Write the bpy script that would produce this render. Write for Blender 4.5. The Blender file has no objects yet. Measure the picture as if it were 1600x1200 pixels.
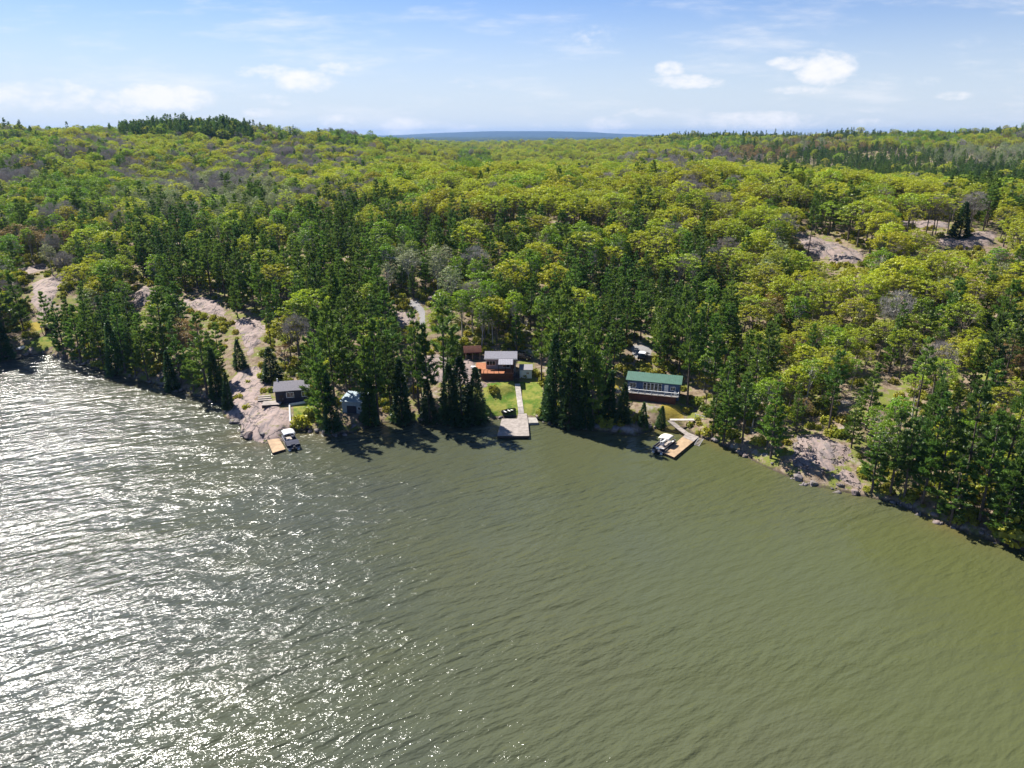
import bpy, math, random
import numpy as np
from mathutils import Vector, Matrix

# ------------------------------------------------------------------ camera, sky, sun, exposure
scn = bpy.context.scene
COL = scn.collection
R = math.radians
CAM_Z = 60.0
PITCH = R(19.25)
FPX = 1111.0                                   # focal length in pixels of the 1600 px wide photograph
cam_d = bpy.data.cameras.new('camera')
cam_d.sensor_width = 36.0
cam_d.lens = 36.0 * FPX / 1600.0
cam_d.clip_start = 0.5
cam_d.clip_end = 60000
cam = bpy.data.objects.new('camera', cam_d)
COL.objects.link(cam)
cam.location = (0, 0, CAM_Z)
cam.rotation_euler = (R(90) - PITCH, 0, 0)
scn.camera = cam

HAZE_D = 0.45e-4
SUN_AZ = R(44)                                 # to the left of straight ahead
SUN_EL = R(50)
sun_dir = Vector((-math.sin(SUN_AZ) * math.cos(SUN_EL), math.cos(SUN_AZ) * math.cos(SUN_EL), math.sin(SUN_EL)))
sl = bpy.data.lights.new('sun', 'SUN')
sl.energy = 5.0
sl.angle = R(0.53)
sl.color = (1.0, 0.955, 0.88)
so = bpy.data.objects.new('sun', sl)
COL.objects.link(so)
so.rotation_euler = sun_dir.to_track_quat('Z', 'Y').to_euler()
so.location = (-100, 100, 200)

world = bpy.data.worlds.new('World')
scn.world = world
world.use_nodes = True
scn.view_settings.view_transform = 'Standard'
scn.view_settings.look = 'None'
scn.view_settings.gamma = 1.0
scn.view_settings.use_curve_mapping = False
scn.view_settings.exposure = 1.05
scn.render.film_transparent = False
scn.cycles.max_bounces = 7
scn.cycles.diffuse_bounces = 3
scn.cycles.glossy_bounces = 2
scn.cycles.transmission_bounces = 3
scn.cycles.volume_bounces = 0
scn.cycles.sample_clamp_indirect = 3.0
scn.cycles.sample_clamp_direct = 40.0

CP, SP = math.cos(PITCH), math.sin(PITCH)


def ray(u, v):
    a = (u - 800.0) / FPX
    b = (600.0 - v) / FPX
    return a, CP + b * SP, -SP + b * CP          # x, y, z


def at(u, v, z=0.0):
    dx, dy, dz = ray(u, v)
    k = (z - CAM_Z) / dz
    return (dx * k, dy * k)


def proj(x, y, z):
    """world -> pixel of the 1600 x 1200 photograph (used to plan where species grow)"""
    zz = z - CAM_Z
    d = y * CP - zz * SP
    return 800 + FPX * x / d, 600 - FPX * (y * SP + zz * CP) / d


def math_node(nt, op, a, b=None, c=None, clamp=False):
    n = nt.nodes.new('ShaderNodeMath')
    n.operation = op
    n.use_clamp = clamp
    for i, s in enumerate((a, b, c)):
        if s is None:
            continue
        if isinstance(s, (int, float)):
            n.inputs[i].default_value = s
        else:
            nt.links.new(s, n.inputs[i])
    return n.outputs[0]


def mix_rgb(nt, fac, a, b, blend='MIX'):
    n = nt.nodes.new('ShaderNodeMix')
    n.data_type = 'RGBA'
    n.blend_type = blend
    for s, i in ((fac, 0), (a, 6), (b, 7)):
        if isinstance(s, (int, float)):
            n.inputs[i].default_value = s
        elif isinstance(s, tuple):
            n.inputs[i].default_value = (*s[:3], 1)
        else:
            nt.links.new(s, n.inputs[i])
    return n.outputs[2]


def smooth(nt, val, lo, hi, to0=0.0, to1=1.0):
    n = nt.nodes.new('ShaderNodeMapRange')
    n.interpolation_type = 'SMOOTHSTEP'
    nt.links.new(val, n.inputs[0])
    for i, s in ((1, lo), (2, hi), (3, to0), (4, to1)):
        n.inputs[i].default_value = s
    return n.outputs[0]


def noise(nt, vec, scale, detail=3, rough=0.55, col=False):
    n = nt.nodes.new('ShaderNodeTexNoise')
    n.inputs['Scale'].default_value = scale
    n.inputs['Detail'].default_value = detail
    n.inputs['Roughness'].default_value = rough
    if vec is not None:
        nt.links.new(vec, n.inputs['Vector'])
    return n.outputs[1 if col else 0]


# --- sky: Nishita with small fair-weather clouds low over the land
wt = world.node_tree
wt.nodes.clear()
sky = wt.nodes.new('ShaderNodeTexSky')
sky.sky_type = 'NISHITA'
sky.sun_disc = False
sky.sun_elevation = SUN_EL
sky.sun_rotation = -SUN_AZ
sky.altitude = 200
sky.air_density = 1.0
sky.dust_density = 0.25
sky.ozone_density = 3.0
bg = wt.nodes.new('ShaderNodeBackground')
bg.inputs[1].default_value = 0.05
wo = wt.nodes.new('ShaderNodeOutputWorld')
tc = wt.nodes.new('ShaderNodeTexCoord')
sep = wt.nodes.new('ShaderNodeSeparateXYZ')
wt.links.new(tc.outputs['Generated'], sep.inputs[0])
sx, sy, sz = sep.outputs
ysafe = math_node(wt, 'MAXIMUM', sy, 0.02)
ga = math_node(wt, 'DIVIDE', sx, ysafe)
ge = math_node(wt, 'DIVIDE', sz, ysafe)
cmb = wt.nodes.new('ShaderNodeCombineXYZ')
wt.links.new(ga, cmb.inputs[0])
wt.links.new(ge, cmb.inputs[1])
mp = wt.nodes.new('ShaderNodeMapping')
mp.inputs['Scale'].default_value = (1.0, 2.0, 1.0)
wt.links.new(cmb.outputs[0], mp.inputs[0])
n1 = noise(wt, mp.outputs[0], 15.0, 7, 0.6)
n2 = noise(wt, mp.outputs[0], 60.0, 5, 0.65)
nn = math_node(wt, 'ADD', math_node(wt, 'MULTIPLY', n1, 0.75), math_node(wt, 'MULTIPLY', n2, 0.25))
clouds = [(255, 152, 78, 21, 1.0), (190, 160, 45, 18, .8), (300, 150, 40, 14, .7), (475, 127, 48, 18, .9), (425, 113, 28, 13, .8),
          (388, 112, 22, 9, .7), (527, 107, 38, 11, .7), (628, 196, 32, 15, .8), (532, 188, 40, 10, .6), (405, 176, 30, 8, .55),
          (1046, 108, 22, 13, .8), (1072, 128, 55, 11, .8), (1290, 108, 42, 26, 1.0), (1240, 98, 35, 11, .9), (1262, 141, 55, 7, .6),
          (1180, 190, 100, 15, .75), (952, 194, 35, 14, .7), (1008, 176, 38, 8, .5), (1447, 127, 22, 8, .3), (1492, 150, 30, 7, .35),
          (1370, 170, 40, 6, .4), (930, 58, 95, 20, .25), (1545, 68, 70, 9, .15), (750, 131, 55, 12, .3), (60, 150, 90, 24, .7), (440, 155, 60, 10, .35),
          (1350, 192, 60, 7, .4), (850, 196, 50, 7, .35), (700, 200, 60, 6, .4), (-160, 140, 90, 26, .9), (1760, 130, 80, 22, .9)]
acc = None
for (cu, cv, ru, rv, amp) in clouds:
    d = ray(cu, cv)
    a0, e0 = d[0] / d[1], d[2] / d[1]
    d1 = ray(cu + ru, cv)
    d2 = ray(cu, cv - rv)
    ra = abs(d1[0] / d1[1] - a0)
    re = abs(d2[2] / d2[1] - e0)
    p = math_node(wt, 'MULTIPLY', math_node(wt, 'SUBTRACT', ga, a0), 1 / ra)
    qq = math_node(wt, 'MULTIPLY', math_node(wt, 'SUBTRACT', ge, e0), 1 / re)
    r2 = math_node(wt, 'ADD', math_node(wt, 'MULTIPLY', p, p), math_node(wt, 'MULTIPLY', qq, qq))
    s = math_node(wt, 'MULTIPLY', smooth(wt, r2, 0.0, 2.2, 1.0, 0.0), amp)
    acc = s if acc is None else math_node(wt, 'MAXIMUM', acc, s)
# amp + noise -> density
den = math_node(wt, 'ADD', acc, math_node(wt, 'MULTIPLY', math_node(wt, 'SUBTRACT', nn, 0.5), 2.6))
den = math_node(wt, 'MULTIPLY', smooth(wt, den, 0.12, 1.25), smooth(wt, acc, 0.0, 0.3))
# faint wind-drawn streaks
mps = wt.nodes.new('ShaderNodeMapping')
mps.inputs['Scale'].default_value = (1.0, 5.5, 1.0)
mps.inputs['Rotation'].default_value = (0, 0, 0.04)
wt.links.new(cmb.outputs[0], mps.inputs[0])
streak = math_node(wt, 'MULTIPLY', smooth(wt, noise(wt, mps.outputs[0], 5.0, 8, 0.62), 0.47, 0.75), 0.5)
den = math_node(wt, 'MAXIMUM', den, streak)
front = smooth(wt, sy, 0.05, 0.3)
den = math_node(wt, 'MULTIPLY', den, front)
# the same kind of puffs all round the horizon, outside the view
mp2 = wt.nodes.new('ShaderNodeMapping')
mp2.inputs['Scale'].default_value = (1.0, 1.0, 3.5)
wt.links.new(tc.outputs['Generated'], mp2.inputs[0])
n3 = noise(wt, mp2.outputs[0], 7.0, 7, 0.6)
band = math_node(wt, 'MULTIPLY', smooth(wt, sz, 0.0, 0.05), smooth(wt, sz, 0.1, 0.3, 1.0, 0.0))
oth = math_node(wt, 'MULTIPLY', math_node(wt, 'MULTIPLY', smooth(wt, n3, 0.55, 0.7), band), smooth(wt, sy, 0.2, 0.5, 1.0, 0.0))
den = math_node(wt, 'MAXIMUM', den, oth)
hs = wt.nodes.new('ShaderNodeHueSaturation')
hs.inputs['Saturation'].default_value = 1.1
hs.inputs['Value'].default_value = 1.0
wt.links.new(sky.outputs[0], hs.inputs['Color'])
# thin white veil that thickens towards the horizon all round
veil = mix_rgb(wt, math_node(wt, 'ADD', smooth(wt, sz, 0.0, 0.2, 0.85, 0.0), 0.0), mix_rgb(wt, 1.0, hs.outputs[0], (0.90, 0.98, 1.25), 'MULTIPLY'), (7.3, 8.1, 9.1))
SKY_OUT = mix_rgb(wt, math_node(wt, 'MULTIPLY', den, 0.95), veil, (10.2, 10.1, 10.2))
wt.links.new(SKY_OUT, bg.inputs[0])
wt.links.new(bg.outputs[0], wo.inputs[0])


# ------------------------------------------------------------------ helpers
def tag(o, label=None, cat=None, group=None, kind=None):
    for k, v in (('label', label), ('category', cat), ('group', group), ('kind', kind)):
        if v:
            o[k] = v
    return o


def empty(name, loc, rz=0.0, label=None, cat=None, group=None):
    o = bpy.data.objects.new(name, None)
    o.location = loc
    o.rotation_euler = (0, 0, rz)
    o.empty_display_size = 0.5
    COL.objects.link(o)
    return tag(o, label, cat, group)


def link(name, me, parent=None, loc=(0, 0, 0)):
    o = bpy.data.objects.new(name, me)
    COL.objects.link(o)
    o.location = loc
    if parent:
        o.parent = parent
    return o


def mesh_np(name, verts, faces, mats, smooth_=False, midx=None):
    """verts (n,3), faces (m,k) with a constant k"""
    verts = np.asarray(verts, dtype=np.float32)
    faces = np.asarray(faces, dtype=np.int32)
    me = bpy.data.meshes.new(name)
    m, k = faces.shape
    me.vertices.add(len(verts))
    me.vertices.foreach_set('co', verts.ravel())
    me.loops.add(m * k)
    me.loops.foreach_set('vertex_index', faces.ravel())
    me.polygons.add(m)
    me.polygons.foreach_set('loop_start', np.arange(0, m * k, k, dtype=np.int32))
    if smooth_:
        me.polygons.foreach_set('use_smooth', np.ones(m, dtype=bool))
    if midx is not None:
        me.polygons.foreach_set('material_index', np.asarray(midx, dtype=np.int32))
    for mm in mats:
        me.materials.append(mm)
    me.update(calc_edges=True)
    return me


class MB:
    """collects boxes, bars, tubes and prisms and links them as one mesh object"""

    def __init__(s):
        s.v, s.f = [], []

    def add(s, vs, fs):
        n = len(s.v)
        s.v += [tuple(v) for v in vs]
        s.f += [tuple(i + n for i in f) for f in fs]
        return s

    def box(s, x0, x1, y0, y1, z0, z1):
        vs = [(x, y, z) for z in (z0, z1) for y in (y0, y1) for x in (x0, x1)]
        return s.add(vs, [(0, 2, 3, 1), (4, 5, 7, 6), (0, 1, 5, 4), (2, 6, 7, 3), (0, 4, 6, 2), (1, 3, 7, 5)])

    def bar(s, p, q, w, h=None):
        h = h or w
        p, q = Vector(p), Vector(q)
        d = (q - p).normalized()
        up = Vector((0, 0, 1)) if abs(d.z) < 0.9 else Vector((1, 0, 0))
        a = d.cross(up).normalized() * w / 2
        b = a.cross(d).normalized() * h / 2
        vs = []
        for c in (p, q):
            vs += [c - a - b, c + a - b, c + a + b, c - a + b]
        return s.add(vs, [(3, 2, 1, 0), (4, 5, 6, 7), (0, 1, 5, 4), (1, 2, 6, 5), (2, 3, 7, 6), (3, 0, 4, 7)])

    def tube(s, pts, rad, n=6):
        """tube through points with a radius per point"""
        rings = []
        m = len(pts)
        if not hasattr(rad, '__len__'):
            rad = [rad] * m
        for i, p in enumerate(pts):
            d = (Vector(pts[min(i + 1, m - 1)]) - Vector(pts[max(i - 1, 0)])).normalized()
            up = Vector((0, 0, 1)) if abs(d.z) < 0.9 else Vector((1, 0, 0))
            a = d.cross(up).normalized()
            b = a.cross(d).normalized()
            rings += [Vector(p) + (a * math.cos(2 * math.pi * k / n) + b * math.sin(2 * math.pi * k / n)) * rad[i] for k in range(n)]
        fs = []
        for i in range(m - 1):
            for k in range(n):
                k2 = (k + 1) % n
                fs.append((i * n + k, i * n + k2, (i + 1) * n + k2, (i + 1) * n + k))
        fs.append(tuple(range(n))[::-1])
        fs.append(tuple((m - 1) * n + k for k in range(n)))
        return s.add(rings, fs)

    def prism(s, poly, axis, a0, a1):
        """extrude a 2D polygon (list of pairs) along an axis 'x', 'y' or 'z'"""
        def P(p, a):
            return {'x': (a, p[0], p[1]), 'y': (p[0], a, p[1]), 'z': (p[0], p[1], a)}[axis]
        n = len(poly)
        vs = [P(p, a0) for p in poly] + [P(p, a1) for p in poly]
        fs = [tuple(range(n)), tuple(range(2 * n - 1, n - 1, -1))] + [(k, k + n, (k + 1) % n + n, (k + 1) % n) for k in range(n)]
        return s.add(vs, fs)

    def build(s, name, mat, parent=None, kind=None, label=None, bevel=0.0, smooth_=False):
        me = bpy.data.meshes.new(name)
        me.from_pydata(s.v, [], s.f)
        import bmesh
        bm = bmesh.new()
        bm.from_mesh(me)
        bmesh.ops.recalc_face_normals(bm, faces=bm.faces)
        if bevel:
            bmesh.ops.bevel(bm, geom=bm.edges[:], offset=bevel, segments=2, affect='EDGES')
        bm.to_mesh(me)
        bm.free()
        if smooth_:
            me.polygons.foreach_set('use_smooth', np.ones(len(me.polygons), dtype=bool))
        me.materials.append(mat)
        o = link(name, me, parent)
        return tag(o, label, None, None, kind)


# --- numpy value noise
_rs = np.random.RandomState(7)
_LAT = _rs.rand(256, 256)


def vnoise(x, y):
    xi, yi = np.floor(x).astype(int), np.floor(y).astype(int)
    fx, fy = x - xi, y - yi
    fx, fy = fx * fx * (3 - 2 * fx), fy * fy * (3 - 2 * fy)
    a = _LAT[xi & 255, yi & 255]
    b = _LAT[(xi + 1) & 255, yi & 255]
    c = _LAT[xi & 255, (yi + 1) & 255]
    d = _LAT[(xi + 1) & 255, (yi + 1) & 255]
    return (a * (1 - fx) + b * fx) * (1 - fy) + (c * (1 - fx) + d * fx) * fy - 0.5


def fbm(x, y, s, oct_=4):
    r, a = 0, 1.0
    x, y = np.asarray(x, float) / s, np.asarray(y, float) / s
    for i in range(oct_):
        r = r + a * vnoise(x + 17.3 * i, y + 9.1 * i)
        x, y, a = x * 2.03, y * 2.03, a * 0.5
    return r


def inside(px, py, poly):
    px, py = np.asarray(px, float), np.asarray(py, float)
    res = np.zeros(px.shape, bool)
    n = len(poly)
    for i in range(n):
        x0, y0 = poly[i]
        x1, y1 = poly[(i + 1) % n]
        if y0 == y1:
            continue
        c = ((y0 > py) != (y1 > py)) & (px < (x1 - x0) * (py - y0) / (y1 - y0) + x0)
        res ^= c
    return res


def polydist(px, py, poly, closed=True):
    px, py = np.asarray(px, float), np.asarray(py, float)
    best = np.full(px.shape, 1e18)
    n = len(poly)
    for i in range(n if closed else n - 1):
        x0, y0 = poly[i]
        x1, y1 = poly[(i + 1) % n]
        dx, dy = x1 - x0, y1 - y0
        L = dx * dx + dy * dy + 1e-12
        t = np.clip(((px - x0) * dx + (py - y0) * dy) / L, 0, 1)
        best = np.minimum(best, (px - x0 - t * dx) ** 2 + (py - y0 - t * dy) ** 2)
    return np.sqrt(best)


# ------------------------------------------------------------------ the lie of the land
shore_px = [(0, 563), (18, 560), (40, 556), (75, 553), (110, 564), (150, 577), (190, 587), (250, 602), (290, 614), (320, 623), (345, 628),
            (350, 652), (374, 660), (379, 684), (415, 693), (440, 690), (462, 673), (482, 673), (520, 683), (550, 676), (590, 661),
            (640, 659), (690, 661), (760, 656), (800, 652), (850, 656), (880, 666), (930, 673), (990, 681), (1040, 667), (1062, 664),
            (1085, 681), (1112, 690), (1150, 706), (1200, 731), (1260, 757), (1340, 773), (1400, 786), (1450, 809), (1520, 836), (1600, 861)]
shore = [(-4000, 420), (-1200, 330), (-600, 262), (-330, 232), (-210, 205)] + [at(u, v) for u, v in shore_px] + [(96, 84), (112, 70), (128, 40), (140, -10), (160, -120), (300, -600)]
land_poly = shore + [(9000, -600), (20000, 20000), (-20000, 20000), (-20000, 420)]

T_COLS = [-1.5, -0.80, -0.62, -0.42, -0.25, -0.05, 0.12, 0.26, 0.40, 0.55, 0.75, 1.5]
Y_ROWS = [90, 120, 150, 175, 200, 230, 260, 300, 350, 400, 500, 620, 800, 1000, 1300, 1800, 3000, 6000, 12000]
Z_TAB = {
    -1.5:  [0, 1, 3, 4, 5, 8, 11, 15, 20, 24, 31, 38, 45, 45, 40, 30, 30, 40, 40],
    -0.80: [0, 1, 3, 4, 6, 9, 13, 18, 23, 28, 36, 42, 48, 46, 40, 30, 30, 40, 40],
    -0.62: [0, 1, 3, 4, 6, 10, 14, 19, 24, 29, 37, 44, 51, 48, 40, 30, 30, 40, 40],
    -0.42: [0, 1, 3, 6, 9, 13, 16, 20, 22, 24, 30, 42, 55, 50, 40, 30, 30, 40, 40],
    -0.25: [0, 1, 4, 7, 11, 16, 21, 26, 28, 27, 29, 38, 47, 44, 38, 30, 30, 40, 40],
    -0.05: [0, 1, 5, 8, 12, 18, 25, 28.5, 31, 29.5, 20, 18, 20, 20, 16, 16, 18, 25, 40],
    0.12:  [0, 1, 5, 8, 12, 18, 25, 28.5, 31, 30, 24, 22, 22, 24, 28, 26, 22, 25, 40],
    0.26:  [0, 1, 5, 9, 13, 20, 27, 34, 35, 31, 23, 23, 31, 39, 46, 38, 30, 40, 40],
    0.40:  [0, 2, 6, 10, 15, 22, 29, 33, 30, 25, 19, 20, 30, 40, 47, 38, 30, 40, 40],
    0.55:  [0, 3, 8, 13, 18, 25, 29, 28.5, 25, 21, 19, 23, 31, 42, 48, 38, 30, 40, 40],
    0.75:  [1, 5, 11, 16, 21, 27, 29, 26, 24, 23, 20, 24, 36, 50, 56, 40, 30, 40, 40],
    1.5:   [1, 5, 11, 16, 21, 27, 30, 30, 28, 26, 24, 28, 38, 50, 56, 40, 30, 40, 40],
}
_ZT = np.array([Z_TAB[t] for t in T_COLS], float)
PADS = []                                      # (x, y, radius, z): levelled ground round buildings


def ztab(x, y):
    y = np.maximum(np.asarray(y, float), 20.0)
    t = np.clip(np.asarray(x, float) / y, T_COLS[0], T_COLS[-1])
    rows = np.array([np.interp(y, Y_ROWS, _ZT[i]) for i in range(len(T_COLS))])
    i = np.clip(np.searchsorted(T_COLS, t) - 1, 0, len(T_COLS) - 2)
    tc_ = np.array(T_COLS)
    f = (t - tc_[i]) / (tc_[i + 1] - tc_[i])
    f = f * f * (3 - 2 * f)
    idx = np.arange(t.size)
    rr = rows.reshape(len(T_COLS), -1)
    a = rr[i.ravel(), idx].reshape(t.shape)
    b = rr[(i + 1).ravel(), idx].reshape(t.shape)
    return a * (1 - f) + b * f


def shore_dist(x, y):
    d = polydist(x, y, shore, False)
    d = d + fbm(x, y, 4.0, 2) * 1.2 * np.exp(-np.asarray(d) / 6)
    return np.where(inside(x, y, land_poly), np.abs(d), -np.abs(d))


def H(x, y):
    x = np.atleast_1d(np.asarray(x, float))
    y = np.atleast_1d(np.asarray(y, float))
    sd = shore_dist(x, y)
    p = np.maximum(sd, 0)
    w = 1 - np.exp(-p / 22.0)
    bank = 0.9 * (1 - np.exp(-p / 1.2)) + 0.05 * np.minimum(p, 8)
    far = np.clip((y - 400) / 600, 0, 1)
    z = bank + w * ztab(x, y) + w * (fbm(x, y, 26.0, 4) * (2.6 + 5 * far) + fbm(x, y, 110.0, 2) * (3.0 + 10 * far))
    z = np.where(sd < 0, np.maximum(sd * 0.45, -5.0), z)
    for (cx, cy, r, pz) in PADS:
        d = np.hypot(x - cx, y - cy)
        k = np.clip((d - r) / (r * 0.8), 0, 1)
        k = k * k * (3 - 2 * k)
        z = np.where(sd > 0.5, pz * (1 - k) + z * k, z)
    return z


def hz(x, y):
    return float(H([x], [y])[0])


def ground(u, v):
    """the point of the ground seen at a pixel of the photograph"""
    dx, dy, dz = ray(u, v)
    ks = np.linspace(60, 700, 1601)
    zz = CAM_Z + dz * ks - H(dx * ks, dy * ks)
    neg = np.where(zz < 0)[0]
    k = ks[neg[0]] if len(neg) else 700
    if len(neg):
        k0, k1 = ks[max(neg[0] - 1, 0)], ks[neg[0]]
        for _ in range(8):
            km = (k0 + k1) / 2
            if CAM_Z + dz * km - hz(dx * km, dy * km) < 0:
                k1 = km
            else:
                k0 = km
        k = k1
    return (dx * k, dy * k, hz(dx * k, dy * k))


# ------------------------------------------------------------------ materials
def new_mat(name):
    m = bpy.data.materials.new(name)
    m.use_nodes = True
    nt = m.node_tree
    p = nt.nodes['Principled BSDF']
    return m, nt, p


def objcoord(nt):
    return nt.nodes.new('ShaderNodeTexCoord').outputs['Object']


def geopos(nt):
    return nt.nodes.new('ShaderNodeNewGeometry').outputs['Position']


def mat_plain(name, col, rough=0.7, var=0.18, scale=3.0, metal=0.0, bump=0.0, spec=0.3):
    m, nt, p = new_mat(name)
    vec = objcoord(nt)
    n = noise(nt, vec, scale, 4, 0.6)
    k = smooth(nt, n, 0.3, 0.7, 1 - var, 1 + var)
    hsv = nt.nodes.new('ShaderNodeHueSaturation')
    hsv.inputs['Color'].default_value = (*col, 1)
    nt.links.new(k, hsv.inputs['Value'])
    nt.links.new(hsv.outputs[0], p.inputs['Base Color'])
    p.inputs['Roughness'].default_value = rough
    p.inputs['Metallic'].default_value = metal
    p.inputs['Specular IOR Level'].default_value = spec
    if bump:
        b = nt.nodes.new('ShaderNodeBump')
        b.inputs['Strength'].default_value = bump
        b.inputs['Distance'].default_value = 0.05
        nt.links.new(noise(nt, vec, scale * 6, 4, 0.6), b.inputs['Height'])
        nt.links.new(b.outputs[0], p.inputs['Normal'])
    return m


def mat_foliage(name, cols, trans=0.35, patch=0.03, spread=0.18, seed=0.0):
    """leaf colour: differs from tree to tree, in patches over the hillside and from clump to clump"""
    m = bpy.data.materials.new(name)
    m.use_nodes = True
    nt = m.node_tree
    nt.nodes.clear()
    out = nt.nodes.new('ShaderNodeOutputMaterial')
    oi = nt.nodes.new('ShaderNodeObjectInfo')
    rnd = oi.outputs['Random']
    loc = oi.outputs['Location']
    ramp = nt.nodes.new('ShaderNodeValToRGB')
    el = ramp.color_ramp.elements
    while len(el) < len(cols):
        el.new(0.5)
    for i, c in enumerate(cols):
        el[i].position = i / (len(cols) - 1)
        el[i].color = (*c, 1)
    pat = noise(nt, loc, patch, 2, 0.5)
    f = math_node(nt, 'ADD', math_node(nt, 'MULTIPLY', rnd, 0.55), math_node(nt, 'MULTIPLY', math_node(nt, 'SUBTRACT', pat, 0.28), 1.0), clamp=True)
    nt.links.new(f, ramp.inputs[0])
    cl = noise(nt, geopos(nt), 0.9, 3, 0.6)
    hsv = nt.nodes.new('ShaderNodeHueSaturation')
    nt.links.new(ramp.outputs[0], hsv.inputs['Color'])
    val = math_node(nt, 'MULTIPLY', smooth(nt, cl, 0.3, 0.7, 1 - spread, 1 + spread),
                    math_node(nt, 'ADD', math_node(nt, 'MULTIPLY', math_node(nt, 'FRACT', math_node(nt, 'MULTIPLY', rnd, 7.31)), 0.4), 0.8))
    nt.links.new(val, hsv.inputs['Value'])
    hue = math_node(nt, 'ADD', math_node(nt, 'MULTIPLY', math_node(nt, 'FRACT', math_node(nt, 'MULTIPLY', rnd, 13.7)), 0.03), 0.485)
    nt.links.new(hue, hsv.inputs['Hue'])
    dif = nt.nodes.new('ShaderNodeBsdfDiffuse')
    tr = nt.nodes.new('ShaderNodeBsdfTranslucent')
    nt.links.new(hsv.outputs[0], dif.inputs[0])
    nt.links.new(hsv.outputs[0], tr.inputs[0])
    mx = nt.nodes.new('ShaderNodeMixShader')
    mx.inputs[0].default_value = trans
    nt.links.new(dif.outputs[0], mx.inputs[1])
    nt.links.new(tr.outputs[0], mx.inputs[2])
    gl = nt.nodes.new('ShaderNodeBsdfGlossy')
    gl.inputs['Roughness'].default_value = 0.45
    gl.inputs[0].default_value = (1, 1, 1, 1)
    m2 = nt.nodes.new('ShaderNodeMixShader')
    m2.inputs[0].default_value = 0.025
    nt.links.new(mx.outputs[0], m2.inputs[1])
    nt.links.new(gl.outputs[0], m2.inputs[2])
    nt.links.new(m2.outputs[0], out.inputs[0])
    return m


M = {}
M['pine'] = mat_foliage('pine_needles', [(0.07, 0.125, 0.028), (0.10, 0.175, 0.028), (0.14, 0.225, 0.03), (0.18, 0.26, 0.035)], 0.45)
M['spruce'] = mat_foliage('spruce_needles', [(0.04, 0.085, 0.025), (0.055, 0.11, 0.028), (0.07, 0.14, 0.03)], 0.3)
M['oak'] = mat_foliage('oak_leaves', [(0.37, 0.335, 0.016), (0.36, 0.38, 0.016), (0.40, 0.44, 0.022), (0.30, 0.40, 0.022), (0.44, 0.32, 0.03)], 0.5, 0.02)
M['aspen'] = mat_foliage('aspen_leaves', [(0.14, 0.255, 0.01), (0.19, 0.31, 0.012), (0.25, 0.36, 0.02)], 0.45)
M['birch'] = mat_foliage('birch_leaves', [(0.19, 0.25, 0.08), (0.24, 0.28, 0.11), (0.27, 0.29, 0.15)], 0.4)
M['bud'] = mat_foliage('maple_buds', [(0.30, 0.15, 0.05), (0.24, 0.18, 0.06), (0.32, 0.2, 0.04)], 0.4)
M['twig'] = mat_foliage('bare_twigs', [(0.25, 0.215, 0.20), (0.32, 0.29, 0.26), (0.27, 0.255, 0.235)], 0.1)
M['bush'] = mat_foliage('shrub_leaves', [(0.18, 0.22, 0.025), (0.30, 0.32, 0.03), (0.38, 0.36, 0.04), (0.26, 0.24, 0.05)], 0.4, 0.08)
M['bark'] = mat_plain('bark', (0.11, 0.085, 0.07), 0.9, 0.3, 2.0)
M['pale_bark'] = mat_plain('pale_bark', (0.42, 0.40, 0.36), 0.9, 0.3, 2.0)
M['snag'] = mat_plain('weathered_wood', (0.45, 0.43, 0.40), 0.9, 0.2, 3.0)
M['oak_bark'] = mat_plain('oak_bark', (0.17, 0.145, 0.12), 0.9, 0.3, 2.0)
M['dock'] = mat_plain('grey_boards', (0.31, 0.27, 0.24), 0.85, 0.22, 1.2)
M['pale_boards'] = mat_plain('pale_boards', (0.48, 0.43, 0.38), 0.85, 0.2, 1.2)
M['new_wood'] = mat_plain('tan_boards', (0.38, 0.265, 0.16), 0.8, 0.2, 1.0)
M['red_deck'] = mat_plain('orange_stained_boards', (0.35, 0.135, 0.06), 0.7, 0.15, 1.0)
M['red_wood'] = mat_plain('dark_red_boards', (0.14, 0.055, 0.035), 0.8, 0.2, 1.0)
M['dark_wood'] = mat_plain('dark_timber', (0.05, 0.04, 0.035), 0.85, 0.25, 2.0)
M['shingle'] = mat_plain('grey_shingles', (0.27, 0.26, 0.29), 0.9, 0.12, 4.0)
M['shingle_dark'] = mat_plain('brown_grey_shingles', (0.24, 0.225, 0.24), 0.9, 0.12, 4.0)
M['green_metal'] = mat_plain('green_sheet_metal', (0.045, 0.125, 0.085), 0.55, 0.1, 1.0, 0.0, 0, 0.5)
M['blue_metal'] = mat_plain('pale_blue_sheet', (0.30, 0.37, 0.41), 0.5, 0.15, 1.5)
M['grey_siding'] = mat_plain('grey_siding', (0.30, 0.29, 0.31), 0.7, 0.06, 1.0)
M['blue_siding'] = mat_plain('blue_siding', (0.07, 0.115, 0.21), 0.7, 0.08, 1.0)
M['dark_siding'] = mat_plain('dark_siding', (0.035, 0.035, 0.05), 0.7, 0.1, 1.0)
M['pale_siding'] = mat_plain('pale_siding', (0.66, 0.70, 0.70), 0.7, 0.06, 1.0)
M['white'] = mat_plain('white_paint', (0.72, 0.72, 0.70), 0.5, 0.04, 1.0)
M['tan_canvas'] = mat_plain('tan_canvas', (0.68, 0.62, 0.54), 0.8, 0.06, 1.0)
M['navy_canvas'] = mat_plain('navy_canvas', (0.012, 0.016, 0.04), 0.7, 0.1, 1.0)
M['black'] = mat_plain('black_plastic', (0.02, 0.02, 0.022), 0.4, 0.1, 1.0)
M['tyre'] = mat_plain('rubber', (0.02, 0.02, 0.02), 0.8, 0.1, 1.0)
M['alu'] = mat_plain('aluminium', (0.6, 0.6, 0.62), 0.35, 0.05, 1.0, 0.9)
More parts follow.
